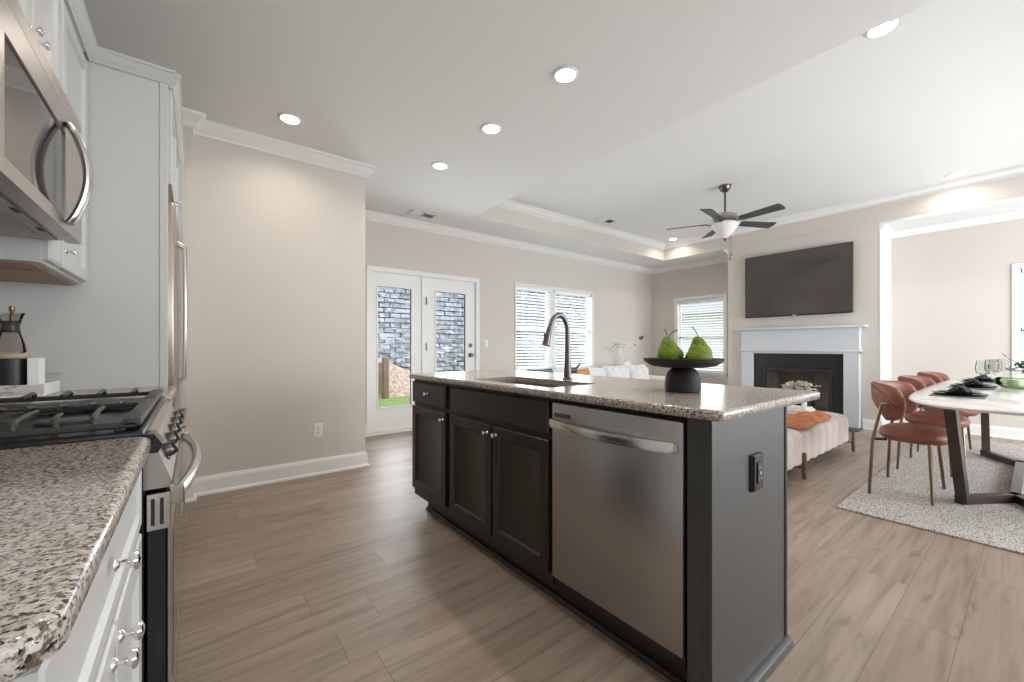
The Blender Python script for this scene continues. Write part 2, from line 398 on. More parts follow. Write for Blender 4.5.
CR = [(0, -.095), (.010, -.095), (.013, -.082), (.022, -.076), (.040, -.050), (.062, -.030), (.070, -.018), (.078, -.014), (.082, 0), (0, 0)]
def crown(z, k=1.0): return [(d*k, z+h*k) for d, h in CR]
T = 'trim_white'
inner = [(XL, YF), (XL, 3.70), (-.02, 3.70), (-.02, 3.80), (1.24, 3.80), (1.24, YB), (XR, YB), (XR, 3.195), (FX, 3.195)]
struct(MB().sweep(inner, crown(H-.0005)).build('trim_1', T, angle=50))
struct(MB().sweep([(FX, 1.275), (XR, 1.275), (XR, YF)], crown(HN-.0005, .8)).build('trim_2', T, angle=50))
struct(MB().sweep([(tx0+.004, ty0+.004), (tx0+.004, ty1-.004), (tx1-.004, ty1-.004), (tx1-.004, ty0+.004)], crown(TH-.0005), closed=True).build('trim_3', T, angle=50))
# white facing on the right recess jamb, painting in the light it catches
struct(MB().box(FX-.004, XR, 1.262, 1.274, 0, HN-.08).build('lit_jamb_facing', T))
BP = [(0, 0), (0, .135), (.006, .135), (.009, .125), (.013, .118), (.014, .100), (.014, .022), (.026, .018), (.030, .006), (.030, 0)]
def base(name, path): struct(MB().sweep(path, BP).build(name, T, angle=40))
base('baseboard_left', [(-.055, 3.70), (-.02, 3.70), (-.02, 3.80), (1.24, 3.80), (1.24, YB), (1.655, YB)])
base('baseboard_back', [(3.31, YB), (XR, YB), (XR, 3.195), (FX, 3.195), (FX, 2.96)])
base('baseboard_right', [(FX, 1.44), (FX, 1.261), (XR, 1.261), (XR, YF), (7.25, YF)])
base('baseboard_front', [(3.15, YF), (XL, YF), (XL, .30)])

# ---- patio doors
cas = MB()
y0, y1 = YB-.018, YB+.02
cas.box(1.655, 1.715, y0, y1, 0, 2.10, .004); cas.box(3.245, 3.305, y0, y1, 0, 2.10, .004); cas.box(1.655, 3.305, y0-.002, y1, 2.04, 2.10, .004)
cas.box(2.395, 2.455, YB+.0, YB+.06, 0, 2.04, .003); cas.box(1.715, 3.245, YB, YB+.13, 2.032, 2.044)
cas.box(1.715, 3.245, YB-.03, YB+.13, 0.0, .025, .004)
struct(cas.build('trim_5', T))
def patio_door(name, x0, x1, gx0, gx1, gz0, gz1, z0, z1):
    e = sempty(name, (x0, YB+.03, 0))
    mb = MB(); O = (x0, YB+.05, z0)
    us = (x0, gx0, gx1, x1); zs = (z0, gz0, gz1, z1)
    for i in range(3):
        for j in range(3):
            if i == 1 and j == 1: continue
            mb.box(us[i], us[i+1], YB+.02, YB+.06, zs[j], zs[j+1])
    # raised glazing bead
    for a, b, c, d in ((gx0-.022, gx1+.022, gz1, gz1+.022), (gx0-.022, gx1+.022, gz0-.022, gz0), (gx0-.022, gx0, gz0, gz1), (gx1, gx1+.022, gz0, gz1)):
        mb.box(a, b, YB+.010, YB+.065, c, d, .004)
    mb.build('door_panel', T, e)
    MB().box(gx0, gx1, YB+.038, YB+.042, gz0, gz1).build('pane', 'pane', e, smooth=False)
    return e
d1 = patio_door('door_1', 1.72, 2.39, 1.81, 2.255, .335, 1.86, .03, 2.035)
d2 = patio_door('door_2', 2.46, 3.24, 2.615, 3.085, .335, 1.86, .03, 2.035)
for z in (1.72, 1.10, .30):
    h = MB(); h.box(2.44, 2.475, YB+.002, YB+.018, z-.05, z+.05, .003); cyl(h, (2.457, YB-.002, z-.052), (2.457, YB-.002, z+.052), .008); h.build('hinge', 'nickel', d2)
kn = MB()
R = Matrix.Translation((3.165, YB+.02, .98)) @ Matrix.Rotation(PI/2, 4, 'X')
kn.lathe([(.032, 0), (.032, .006), (.014, .010), (.012, .035), (.026, .045), (.030, .058), (.022, .070), (0, .072)], 20, M=R); kn.build('handle', 'nickel', d2)
kn = MB(); R = Matrix.Translation((3.165, YB+.02, 1.12)) @ Matrix.Rotation(PI/2, 4, 'X'); kn.lathe([(.03, 0), (.03, .008), (.02, .014), (0, .015)], 20, M=R); kn.build('deadbolt', 'nickel', d2)

# ---- windows with blinds
def window(n, axis, u0, u1, z0, z1, mull=None, casing=.055):
    """frames, sashes; axis 'y' back wall, 'x' right wall"""
    def bx(mb, a, b, p, q, c, d, bev=.003):
        if axis == 'y': mb.box(a, b, YB+p, YB+q, c, d, bev)
        else: mb.box(XR+p, XR+q, a, b, c, d, bev)
    e = sempty('window_%d' % n, ((u0+u1)/2 if axis == 'y' else XR, YB if axis == 'y' else (u0+u1)/2, z0))
    f = MB(); c = casing
    for a, b, g, h in ((u0-c, u1+c, z1, z1+c), (u0-c, u1+c, z0-c-.02, z0), (u0-c, u0, z0, z1), (u1, u1+c, z0, z1)): bx(f, a, b, -.016, .006, g, h)
    bx(f, u0-c-.02, u1+c+.02, -.045, .0, z0-.02, z0+.004)
    for a, b, g, h in ((u0, u1, z1-.012, z1), (u0, u1, z0, z0+.012), (u0, u0+.012, z0, z1), (u1-.012, u1, z0, z1)): bx(f, a, b, .0, .12, g, h, 0)
    f.build('window_frame', T, e)
    parts = [(u0, u1)] if not mull else [(u0, mull[0]), (mull[1], u1)]
    if mull:
        m = MB(); bx(m, mull[0], mull[1], .045, .12, z0, z1); m.build('mullion', T, e)
    for a, b in parts:
        s = MB(); zm = (z0+z1)/2-.02
        for (aa, bb, cc, dd) in ((a, b, z1-.045, z1), (a, b, z0, z0+.05), (a, b, zm-.022, zm+.022), (a, a+.04, z0, z1), (b-.04, b, z0, z1)): bx(s, aa, bb, .075, .115, cc, dd)
        s.build('sash', T, e)
        p = MB(); bx(p, a+.04, b-.04, .093, .097, z0+.05, z1-.045, 0); p.build('pane', 'pane', e, smooth=False)
    return e
def blind(axis, u0, u1, z0, z1, label, tilt=18, wand=True):
    off = .04
    ux, uy = ((u0+u1)/2, YB+off) if axis == 'y' else (XR+off, (u0+u1)/2)
    e = thing('window_blind', label, 'blind', (ux, uy, z0), 'white horizontal slat blinds')
    def place(mb): return mb
    L = (u1-u0)-.02
    M0 = Matrix.Translation((ux, uy, 0)) @ (Matrix.Identity(4) if axis == 'y' else Matrix.Rotation(-PI/2, 4, 'Z'))
    MB().box(-L/2, L/2, -.025, .025, z1-.05, z1-.012, .004, M=M0).build('headrail', 'slat_white', e)
    s = MB(); z = z1-.065; t = math.radians(tilt)
    while z > z0+.03:
        c_, s_ = math.cos(t)*.0255, math.sin(t)*.0255
        rows = [[(-L/2, -c_, z-s_), (L/2, -c_, z-s_)], [(-L/2, 0, z+.003), (L/2, 0, z+.003)], [(-L/2, c_, z+s_), (L/2, c_, z+s_)],
                [(L/2*-1, c_, z+s_-.0022), (L/2, c_, z+s_-.0022)], [(-L/2, 0, z+.001), (L/2, 0, z+.001)], [(-L/2, -c_, z-s_-.0022), (L/2, -c_, z-s_-.0022)]]
        s.grid(rows, closed_v=True, M=M0); z -= .050
    s.build('slats', 'slat_white', e)
    MB().box(-L/2, L/2, -.022, .022, z0+.014, z0+.030, .003, M=M0).build('bottom_rail', 'slat_white', e)
    cd = MB()
    for k in (-.36, 0, .36): cd.box(L*k-.0015, L*k+.0015, -.025, -.023, z0+.03, z1-.05, M=M0)
    cd.build('lift_cord', 'slat_white', e)
    if wand:
        wd = MB(); wd.tube([M0 @ Vector((-L/2+.12, -.034, z1-.05)), M0 @ Vector((-L/2+.12, -.036, z1-.62))], .005, 8); wd.build('wand', 'clear_glass' if axis == 'x' else 'slat_white', e)
window(1, 'y', *W1, mull=(4.77, 4.90), casing=.03)
blind('y', 4.015, 4.83, W1[2], W1[3], 'white slat blind on the left half of the double window beside the patio door', tilt=30)
blind('y', 4.84, 5.785, W1[2], W1[3], 'white slat blind on the right half of the double window, nearest the room corner', tilt=30, wand=False)
window(2, 'x', *W2)
blind('x', W2[0]+.012, W2[1]-.012, W2[2], W2[3], 'white slat blind in the window left of the fireplace behind the pears', tilt=30)
window(3, 'x', *W3)
blind('x', W3[0]+.012, W3[1]-.012, W3[2], W3[3], 'white slat blind in the dining recess window at the right edge', tilt=30)

# ================================================================= OUTSIDE
g = MB()
struct(MB().box(-8, 30, YB+.2, 30, -.35, -.12).build('lawn', 'grass', smooth=False))
struct(MB().box(XR+.2, 30, -14, YB+.2, -.35, -.14).build('lawn', 'grass', smooth=False))
# patio doorstep slab
struct(MB().box(1.2, 3.9, YB+.15, YB+1.2, -.14, -.02, .01).build('doorstep', 'stone_block'))
struct(MB().box(-2, 12, 6.0, 8.45, -.12, .10, .01).build('lawn', 'grass'))
# sloping bank of mulch in front of the block wall
rows = []
for i in range(9):
    y = 7.88+i*.07; r = []
    for j in range(40):
        x = 1.2+j*.15
        top = max(.14, min(1.15, .93-.47*(x-2.95)))
        r.append((x, y, .085+(top-.085)*(i/8)**.8+random.uniform(-.02, .02)))
    rows.append(r)
tag(MB().grid(rows).build('mulch_bank', 'mulch'), 'brown mulch bank sloping down along the foot of the block retaining wall', 'mulch bank', kind='stuff')
bw = MB(); z = .0; row = 0
while z < 4.4:
    x = -1.5+(.12 if row % 2 else 0)
    while x < 9.5:
        wdt = random.uniform(.19, .31)
        wdt = .24
        t = bmesh.new(); bmesh.ops.create_cube(t, size=1)
        for v in t.verts:
            fr = v.co.y < 0
            v.co = Vector((x+wdt/2+v.co.x*(wdt-.004)*(.93 if fr else 1)+random.uniform(-.014, .014), 8.66+v.co.y*.26+(random.uniform(-.04, .03) if fr else 0), z+.054+v.co.z*(.107)*(.84 if fr else 1)+random.uniform(-.008, .008)))
        bw.merge(t); x += wdt
    z += .108; row += 1
tag(bw.build('retaining_wall', 'stone_block', smooth=False), 'tall grey split-face block retaining wall seen through the patio doors', 'retaining wall')
pt = MB(); pt.box(2.88, 2.98, 7.74, 7.86, .101, .90, .006); pt.box(2.70, 2.88, 7.78, 7.82, .2, .80, .004)
tag(pt.build('fence_post', 'fence_wood'), 'brown wooden fence post standing on the lawn outside the left patio door', 'post')
def shrub(x, y, h, r, label):
    e = thing('evergreen_shrub', label, 'shrub', (x, y, -.13), 'evergreens outside the double window')
    f = MB()
    for k in range(420):
        t = random.random(); zz = -.05+t*h; rr = r*(1-t)**.8*random.uniform(.5, 1); a = random.uniform(0, 2*PI)
        c = Vector((x+rr*math.cos(a), y+rr*math.sin(a), zz)); s_ = .05
        f.grid([[c+Vector((random.uniform(-s_, s_), random.uniform(-s_, s_), random.uniform(-s_, s_))) for _ in range(2)] for _ in range(2)])
    f.build('foliage', 'shrub_leaf', e)
    MB().tube([(x, y, -.13), (x, y, h*.8)], .03, 8).build('stem', 'fence_wood', e)
shrub(5.25, 6.6, 1.55, .42, 'narrow evergreen shrub behind the left blind of the double window')
shrub(7.25, 6.9, 1.35, .45, 'small evergreen shrub behind the right blind of the double window')
nh = thing('neighbour_house', 'pale sided house with a grey sloping roof outside the fireplace-side windows', 'house', (15, 4, -.14))
MB().box(13, 18, -3, 9, -.14, 2.2).build('siding', 'house_siding', nh)
MB().prism([(12.5, 2.2), (18.5, 2.2), (15.5, 3.9)], -3.4, 9.4, M=Matrix(((1, 0, 0, 0), (0, 0, 1, 0), (0, 1, 0, 0), (0, 0, 0, 1)))).build('roof', 'roof_grey', nh)

# ================================================================= ISLAND
X3, Y3, Z3 = Vector((1, 0, 0)), Vector((0, 1, 0)), Vector((0, 0, 1))
DOOR = [(0, 0), (0, .017), (.003, .020), (.050, .020), (.056, .012), (.062, .009)]
SLAB = [(0, 0), (0, .014), (.008, .020)]
def face_panel(xf, sign, y0, y1, z0, z1, loops):
    mb = MB(); mb.panel((xf, y0, z0), Y3, Z3, Vector((sign, 0, 0)), y1-y0, z1-z0, loops); return mb
def knob(x, y, z, sign, parent, m='chrome'):
    M = Matrix.Translation((x, y, z)) @ Matrix.Rotation(sign*PI/2, 4, 'Y')
    return MB().lathe([(.009, 0), (.008, .002), (.004, .005), (.004, .011), (.009, .015), (.0125, .019), (.0115, .023), (.005, .0255), (0, .026)], 20, M=M).build('knob', m, parent)
isl = thing('island_cabinet', 'dark espresso kitchen island cabinet under the speckled granite slab', 'cabinet', (1.45, 1.6, 0))
b = MB(); IX = 1.180
b.box(IX, 1.70, 1.245, 2.60, .10, .882)            # carcass behind the doors
b.box(1.245, 1.70, .62, 2.53, 0, .10)              # toe recess
b.box(1.60, 1.70, .62, 1.245, .10, .882)           # back of the dishwasher bay
b.box(IX, 1.70, 1.2400, 1.2445, .10, .882)
b.box(IX, 1.66, .62, 1.24, .872, .882)
# sink bay is open on top
b.build('body', 'espresso', isl)
tp = MB(); tp.sweep([(1.245, 2.53), (1.245, .655)], [(-.000, 0), (-.0, .020), (.006, .019), (.014, .012), (.017, 0)]); tp.build('shoe_moulding', 'espresso', isl)
ep = MB()
ep.box(1.168, 1.71, .572, .60, 0, .883); ep.box(1.168, 1.245, .60, .648, 0, .883, .002)
ep.build('end_panel', 'panel_black', isl)
ct = MB(); ct.box(1.71, 1.730, .568, 2.60, 0, .883, .002); ct.build('corner_trim', 'espresso', isl)
es = MB(); es.sweep([(1.168, .572), (1.731, .572)], [(-.0, 0), (0, .030), (.010, .028), (.020, .019), (.024, 0)]); es.build('base_moulding', 'panel_black', isl)
fr = face_panel(IX, -1, 2.135, 2.595, .727, .865, SLAB).build('drawer', 'espresso', isl)
knob(IX-.02, 2.37, .797, -1, fr)
sf = face_panel(IX, -1, 1.252, 2.083, .727, .865, SLAB).build('false_drawer_front', 'espresso', isl)
for ya, yb, ky in ((2.135, 2.595, 2.165), (1.672, 2.083, 1.702), (1.252, 1.655, 1.625)):
    dd = face_panel(IX, -1, ya, yb, .15, .703, DOOR).build('door', 'espresso', isl)
    knob(IX-.02, ky, .662, -1, dd)

# counter slab with a cut-out for the sink
gt = thing('island_countertop', 'speckled beige and brown granite slab on top of the kitchen island', 'countertop', (1.56, 1.57, .884))
SX0, SX1, SY0, SY1 = 1.225, 1.545, 1.31, 1.945
def slab(mb, x0, x1, y0, y1, z0, z1, hole=None, r=.02, corner=.02):
    """granite slab with rounded vertical corners and eased top edge, optional rectangular hole"""
    def rect(ins, z, c):
        pts = []
        for (cx, cy, a0) in ((x1-c-ins, y1-c-ins, 0), (x0+c+ins, y1-c-ins, 90), (x0+c+ins, y0+c+ins, 180), (x1-c-ins, y0+c+ins, 270)):
            for k in range(5):
                a = math.radians(a0+k*22.5); pts.append((cx+c*math.cos(a), cy+c*math.sin(a), z))
        return pts
    rows = [rect(.006, z0, corner), rect(0, z0+.006, corner), rect(0, z1-.008, corner), rect(.002, z1-.003, corner), rect(.008, z1, corner)]
    if not hole:
        mb.grid(rows, closed_u=True, cap0=True, cap1=True); return
    mb.grid(rows, closed_u=True)
    hx0, hx1, hy0, hy1 = hole; c = .03
    def hr(z):
        pts = []
        for (cx, cy, a0) in ((hx1-c, hy1-c, 0), (hx0+c, hy1-c, 90), (hx0+c, hy0+c, 180), (hx1-c, hy0+c, 270)):
            for k in range(5):
                a = math.radians(a0+k*22.5); pts.append((cx+c*math.cos(a), cy+c*math.sin(a), z))
        return pts
    mb.grid([rows[-1], hr(z1), hr(z0), rows[0]], closed_u=True)
g = MB(); slab(g, 1.139, 1.985, .533, 2.616, .884, .914, (SX0, SX1, SY0, SY1)); g.build('slab', 'granite', gt, angle=60)
sk = MB()
a0, a1, b0, b1 = SX0-.008, SX1+.008, SY0-.008, SY1+.008
rows = []
for ins, z in ((-.012, .883), (0, .883), (.0, .70), (.02, .685), (.10, .680)):
    rows.append([(a0+ins, b0+ins, z), (a1-ins, b0+ins, z), (a1-ins, b1-ins, z), (a0+ins, b1-ins, z)])
sk.grid(rows, closed_u=True, cap1=True)
sk.lathe([(.045, .6815), (.040, .684), (.030, .683), (0, .683)], 20, cx=(a0+a1)/2, cy=(b0+b1)/2)
sko = tag(sk.build('sink', 'steel', None, angle=40), 'undermount stainless steel sink set in the island granite', 'sink')

# faucet
fx, fy = 1.632, 1.60
fc = thing('kitchen_faucet', 'brushed nickel gooseneck pull-down faucet standing behind the island sink', 'faucet', (fx, fy, .914))
MB().lathe([(.029, .9142), (.029, .920), (.023, .924), (.022, .945), (.0185, 1.00), (.0165, 1.03)], 24, cx=fx, cy=fy).build('body', 'nickel', fc)
pts = [(fx, fy, 1.02), (fx, fy, 1.10), (fx, fy, 1.165)]
for k in range(1, 12):
    a = PI*k/13.0; pts.append((fx-.066*(1-math.cos(a)), fy, 1.170+.098*math.sin(a)))
pts.append((fx-.136, fy, 1.190))
MB().tube(pts, [.0165, .0150]+[.0140]*(len(pts)-2), 16).build('spout', 'nickel', fc)
sp = MB(); A = Vector((fx-.133, fy, 1.200)); B = Vector((fx-.165, fy, 1.100)); d = (B-A)
sp.tube([A, A+d*.1, A+d*.45, A+d*.8, A+d*.97, B], [.013, .0155, .0165, .020, .021, .019], 18)
sh = sp.build('spray_head', 'nickel', fc)
bt = MB(); bt.box(fx-.172, fx-.165, fy-.007, fy+.007, 1.135, 1.165, .002); bt.build('button', 'black_matte', sh)
hd = MB(); hd.tube([(fx+.012, fy-.004, .962), (fx+.050, fy-.016, .964)], [.016, .016], 16); hd.tube([(fx+.048, fy-.014, .966), (fx+.062, fy-.02, .985), (fx+.072, fy-.026, 1.0)], [.006, .006, .005], 10)
hd.build('handle', 'nickel', fc)

# dishwasher
dw = thing('dishwasher', 'stainless steel dishwasher with a bowed bar handle built into the island', 'dishwasher', (1.4, .95, 0))
MB().box(1.185, 1.59, .660, 1.232, .105, .868).build('tub', 'black_matte', dw)
dd = MB(); dd.box(1.160, 1.184, .656, 1.226, .150, .864, .004, 2); dd.build('door', 'steel_h', dw)
v = MB(); v.box(1.1575, 1.1615, 1.125, 1.212, .808, .825, .001); v.build('vent', 'vent_dark', dw)
hm = MB(); rows = []
for k in range(25):
    t = k/24; y = 1.220-.546*t; bow = .012+.045*math.sin(PI*min(1, max(0, t)))**.75; z = .785
    xo = 1.160-bow
    rows.append([(xo, y, z-.019), (xo-.009, y, z-.017), (xo-.012, y, z), (xo-.009, y, z+.017), (xo, y, z+.019), (xo+.006, y, z+.014), (xo+.006, y, z-.014)])
hm.grid(rows, closed_u=True, cap0=True, cap1=True)
hm.box(1.146, 1.162, 1.208, 1.224, .770, .796, .002); hm.box(1.146, 1.162, .668, .684, .770, .796, .002)
hm.build('handle', 'steel_bright', dw)
MB().box(1.25, 1.26, .672, 1.232, .0, .104).build('toe_plate', 'black_matte', dw)

def outlet(name, label, cat, M, mplate, mdev, black=False, kind='duplex'):
    p = M @ Vector((0, 0, 0)); e = thing(name, label, cat, tuple(p))
    pl = MB(); pl.panel((-.036, -.058, 0), (1, 0, 0), (0, 1, 0), (0, 0, 1), .072, .116, [(0, 0), (0, .003), (.003, .006)])
    pl._xf(pl.bm.verts, M); pl.build('plate', mplate, e)
    if kind == 'duplex':
        for s_ in (-.02, .02):
            r = MB(); r.lathe([(.0165, .006), (.0165, .008), (.015, .0085), (0, .0085)], 20, cx=0, cy=s_); r._xf(r.bm.verts, M)
            ro = r.build('receptacle', mdev, e)
            sl = MB(); sl.box(-.008, -.0055, s_-.003, s_+.006, .0085, .0092); sl.box(.0055, .008, s_-.003, s_+.006, .0085, .0092); sl.lathe([(.003, .0085), (.003, .0092), (0, .0092)], 10, cx=0, cy=s_-.009)
            sl._xf(sl.bm.verts, M); sl.build('slot', 'vent_dark', ro)
    elif kind == 'gfci':
        r = MB(); r.box(-.017, .017, -.034, .034, .005, .0095, .001); r._xf(r.bm.verts, M); ro = r.build('receptacle', mdev, e)
        sl = MB()
        for s_ in (-.018, .018):
            sl.box(-.008, -.0055, s_-.005, s_+.005, .0095, .0102); sl.box(.0055, .008, s_-.005, s_+.005, .0095, .0102)
        sl.box(-.006, .006, -.004, .004, .0095, .0108); sl._xf(sl.bm.verts, M); sl.build('slot', 'grey_ceramic', ro)
    else:
        for xx in ((-.016, .016) if kind == 'two' else (0,)):
            r = MB(); r.box(xx-.011, xx+.011, -.03, .03, .005, .010, .002); r._xf(r.bm.verts, M); r.build('rocker', mdev, e)
    return e
RX = Matrix.Rotation(PI/2, 4, 'X')   # local XY -> XZ, facing -Y
io = outlet('power_outlet', 'black outlet with raised box on the end panel of the island', 'outlet', Matrix.Translation((1.455, .5645, .682)) @ RX, 'black_gloss', 'black_gloss', kind='gfci')
bx = MB(); bx.box(1.415, 1.495, .5645, .5718, .622, .742, .002); bx.build('backing_box', 'black_matte', io)
outlet('power_outlet', 'white duplex outlet low on the plain beige pantry wall', 'outlet', Matrix.Translation((.836, 3.799, .38)) @ RX, T, T)
outlet('light_switch', 'white light switch on the wall between the patio door and the double window', 'switch', Matrix.Translation((3.43, 5.049, 1.15)) @ RX @ Matrix.Scale(1.0, 4), T, T, kind='two')

# fruit stand with pears
bxx, byy = 1.549, .877
fs = thing('pedestal_bowl', 'dark brown wooden pedestal bowl carrying green pears on the island', 'bowl', (bxx, byy, .914))
rib = MB(); rows = []
prof = [(.060, .9145), (.067, .917), (.068, .935), (.066, .965), (.059, .988), (.048, 1.003), (.03, 1.011)]
for r, z in prof: rows.append([(bxx+r*(1+.007*math.cos(37*2*PI*k/112))*math.cos(2*PI*k/112), byy+r*(1+.007*math.cos(37*2*PI*k/112))*math.sin(2*PI*k/112), z) for k in range(112)])
rib.grid(rows, closed_u=True, cap0=True, cap1=True); rib.build('foot', 'bowl_dark', fs)
MB().lathe([(.03, 1.0100), (.080, 1.0105), (.120, 1.017), (.147, 1.034), (.152, 1.046), (.148, 1.046), (.128, 1.030), (.08, 1.023), (0, 1.022)], 56, cx=bxx, cy=byy).build('dish', 'bowl_dark', fs)
PP = [(0, 0), (.018, .001), (.034, .008), (.042, .022), (.044, .036), (.040, .050), (.031, .064), (.024, .076), (.020, .086), (.013, .094), (.005, .0965), (0, .096)]
def pear(x, y, s, sz, az, stem, label):
    e = thing('pear', label, 'pear', (x, y, 1.0235), 'green pears in the pedestal bowl')
    M = Matrix.Translation((x, y, 1.0235)) @ Matrix.Rotation(az, 4, 'Z') @ Matrix.Diagonal((s, s, sz, 1))
    p = MB(); rows = []
    for r, z in PP:
        if r < 1e-6: r = 1e-4
        rows.append([(r*(1+.04*math.sin(3*a+z*40)+.025*math.cos(5*a))*math.cos(a)+.004*math.sin(z*35), r*(1+.04*math.sin(3*a+z*40))*math.sin(a), z) for a in [2*PI*k/30 for k in range(30)]])
    p.grid(rows, closed_u=True, cap0=True, cap1=True, M=M); p.build('fruit', 'pear_skin', e, angle=80)
    MB().tube([M @ Vector(q) for q in stem], [.0022, .0018, .0018, .0026][:len(stem)], 8).build('stem', 'stem_brown', e)
lat = Vector((math.cos(YAW), -math.sin(YAW), 0)); fw = Vector((math.sin(YAW), math.cos(YAW), 0))
fwb = Vector((bxx, byy, 0)).normalized(); latb = Vector((fwb.y, -fwb.x, 0))
def at(px, dy):  # position in the dish: sideways px metres, depth dy metres, seen from the room
    q = Vector((bxx, byy, 0))+latb*px+fwb*dy; return q.x, q.y
cv = [(0, 0, .092), (.004, 0, .108), (.014, 0, .122), (.030, 0, .130)]
st = [(0, 0, .092), (.0, 0, .104), (-.004, 0, .116), (-.007, 0, .126)]
az0 = math.atan2(latb.y, latb.x)
pear(*at(-.053, -.040), 1.15, 1.04, az0, cv, 'front left green pear in the bowl with a long curved stem')
pear(*at(-.062, .070), 1.02, 1.16, az0, st, 'green pear at the back left of the bowl, mostly hidden behind the front one')
pear(*at(.050, -.048), 1.14, .80, az0, [(0, 0, .092), (-.003, 0, .104), (-.008, 0, .118)], 'short green pear at the front right of the bowl')
pear(*at(.058, .058), 1.08, 1.16, az0, [(0, 0, .092), (-.002, 0, .104), (-.010, 0, .118), (-.020, 0, .130)], 'taller green pear at the back right of the bowl')

# ================================================================= RANGE WALL
XW = XL
def white_box_cab(name, label, x1, y0, y1, z0, z1, toe=0):
    e = thing(name, label, 'cabinet', ((XW+x1)/2, (y0+y1)/2, z0)); mb = MB()
    mb.box(XW+.002, x1, y0, y1, z0+toe, z1)
    if toe: mb.box(XW+.002, x1-.075, y0, y1, z0, z0+toe)
    mb.build('body', 'cabinet_white', e); return e
bc = white_box_cab('base_cabinet', 'white base cabinet beneath the nearest granite counter at the lower left', -.102, .405, 1.085, 0, .882, .10)
dr = face_panel(-.102, 1, .42, 1.075, .745, .868, [(0, 0), (0, .017), (.003, .020), (.022, .020), (.028, .014)]).build('drawer', 'cabinet_white', bc); knob(-.082, .735, .808, 1, dr)
for ya, yb, ky in ((.42, .744, .715), (.751, 1.075, .780)):
    dd = face_panel(-.102, 1, ya, yb, .115, .728, DOOR).build('door', 'cabinet_white', bc); knob(-.082, ky, .690, 1, dd)
ec = MB(); ec.panel((XW+.01, .405, .11), X3, Z3, -Y3, .58, .765, [(0, 0), (0, .004)]); ec.build('side_panel', 'cabinet_white', bc)
g = MB(); slab(g, XW+.002, -.069, .378, 1.100, .884, .914, corner=.028)
tag(g.build('granite_countertop', 'granite', angle=60), 'speckled granite counter slab in the near left corner, in front of the stove', 'countertop')
bc2 = white_box_cab('base_cabinet', 'white base cabinet between the stove and the tall refrigerator panel', -.102, 1.875, 2.440, 0, .882, .10)
dr = face_panel(-.102, 1, 1.885, 2.43, .745, .868, SLAB).build('drawer', 'cabinet_white', bc2); knob(-.082, 2.16, .808, 1, dr)
dd = face_panel(-.102, 1, 1.885, 2.43, .115, .728, DOOR).build('door', 'cabinet_white', bc2); knob(-.082, 1.93, .690, 1, dd)
g = MB(); slab(g, XW+.002, -.069, 1.872, 2.446, .884, .914, corner=.005)
tag(g.build('granite_countertop', 'granite', angle=60), 'short granite counter slab beyond the stove, against the tall panel', 'countertop')

# ---- gas range
RY0, RY1 = 1.108, 1.864
rg = thing('gas_range', 'stainless and black gas range with cast iron grates beside the near counter', 'stove', (-.38, 1.486, 0))
b = MB(); b.box(XW+.004, -.082, RY0, RY1, .02, .905, .003); b.build('body', 'black_gloss', rg)
t = MB(); t.box(XW+.004, -.082, RY0-.002, RY1+.002, .905, .922, .005, 2); t.build('cooktop', 'cooktop_enamel', rg)
# oven door, control panel
od = MB(); od.box(-.080, -.0455, RY0+.004, RY1-.004, .235, .775, .004); odo = od.build('oven_door', 'black_gloss', rg)
MB().box(-.0454, -.040, RY0+.004, RY1-.004, .235, .775, .001).build('steel_skin', 'steel', odo)
wd = MB(); wd.box(-.041, -.0385, RY0+.09, RY1-.09, .34, .68, .001); wd.build('oven_window', 'dark_glass', odo)
vt = MB()
vt.box(-.078, -.040, RY0+.001, RY0+.0045, .715, .790, .001); vo = vt.build('door_end_cap', 'steel_bright', odo)
vs = MB()
for xx in (-.068, -.054): vs.box(xx-.003, xx+.003, RY0-.0005, RY0+.0012, .726, .780)
vs.build('vent_slot', 'black_matte', odo)
MB().box(-.080, -.046, RY0+.004, RY1-.004, .06, .225, .004).build('storage_drawer', 'black_gloss', rg)
cp = MB(); cp.prism([(-.100, .800), (-.042, .800), (-.038, .812), (-.066, .895), (-.080, .903), (-.100, .903)], RY0+.002, RY1-.002, M=Matrix(((1, 0, 0, 0), (0, 0, 1, 0), (0, 1, 0, 0), (0, 0, 0, 1))))
cp.build('control_panel', 'steel', rg)
ce = MB(); ce.prism([(-.108, .875), (-.060, .875), (-.052, .890), (-.066, .914), (-.108, .914)], RY0-.004, RY0+.05, M=Matrix(((1, 0, 0, 0), (0, 0, 1, 0), (0, 1, 0, 0), (0, 0, 0, 1)))); ce.build('corner_cap', 'black_gloss', rg)
nrm = Vector((.073, 0, .032)).normalized()
for k in range(5):
    y = 1.20+k*.143; c = Vector((-.055, y, .858))
    q = nrm.to_track_quat('Z', 'Y').to_matrix().to_4x4()
    ko = MB().lathe([(.022, 0), (.022, .003), (.017, .005), (.016, .015), (.014, .018), (0, .019)], 20, M=Matrix.Translation(c) @ q).build('knob', 'nickel', rg)
    g_ = MB(); g_.box(-.003, .003, -.013, .013, .018, .023, .001, M=Matrix.Translation(c) @ q); g_.build('grip', 'black_matte', ko)
hm = MB(); rows = []
for k in range(25):
    t_ = k/24; y = RY0+.02+t_*(RY1-RY0-.04); x = -.032+.036*math.sin(PI*t_)**.8; z = .778
    rows.append([(x+.011*math.cos(a), y, z+.016*math.sin(a)) for a in [2*PI*j/12 for j in range(12)]])
hm.grid(rows, closed_u=True, cap0=True, cap1=True)
for yy in (RY0+.012, RY1-.036): hm.box(-.044, -.018, yy, yy+.024, .760, .796, .002)
hm.build('oven_handle', 'steel_bright', odo)
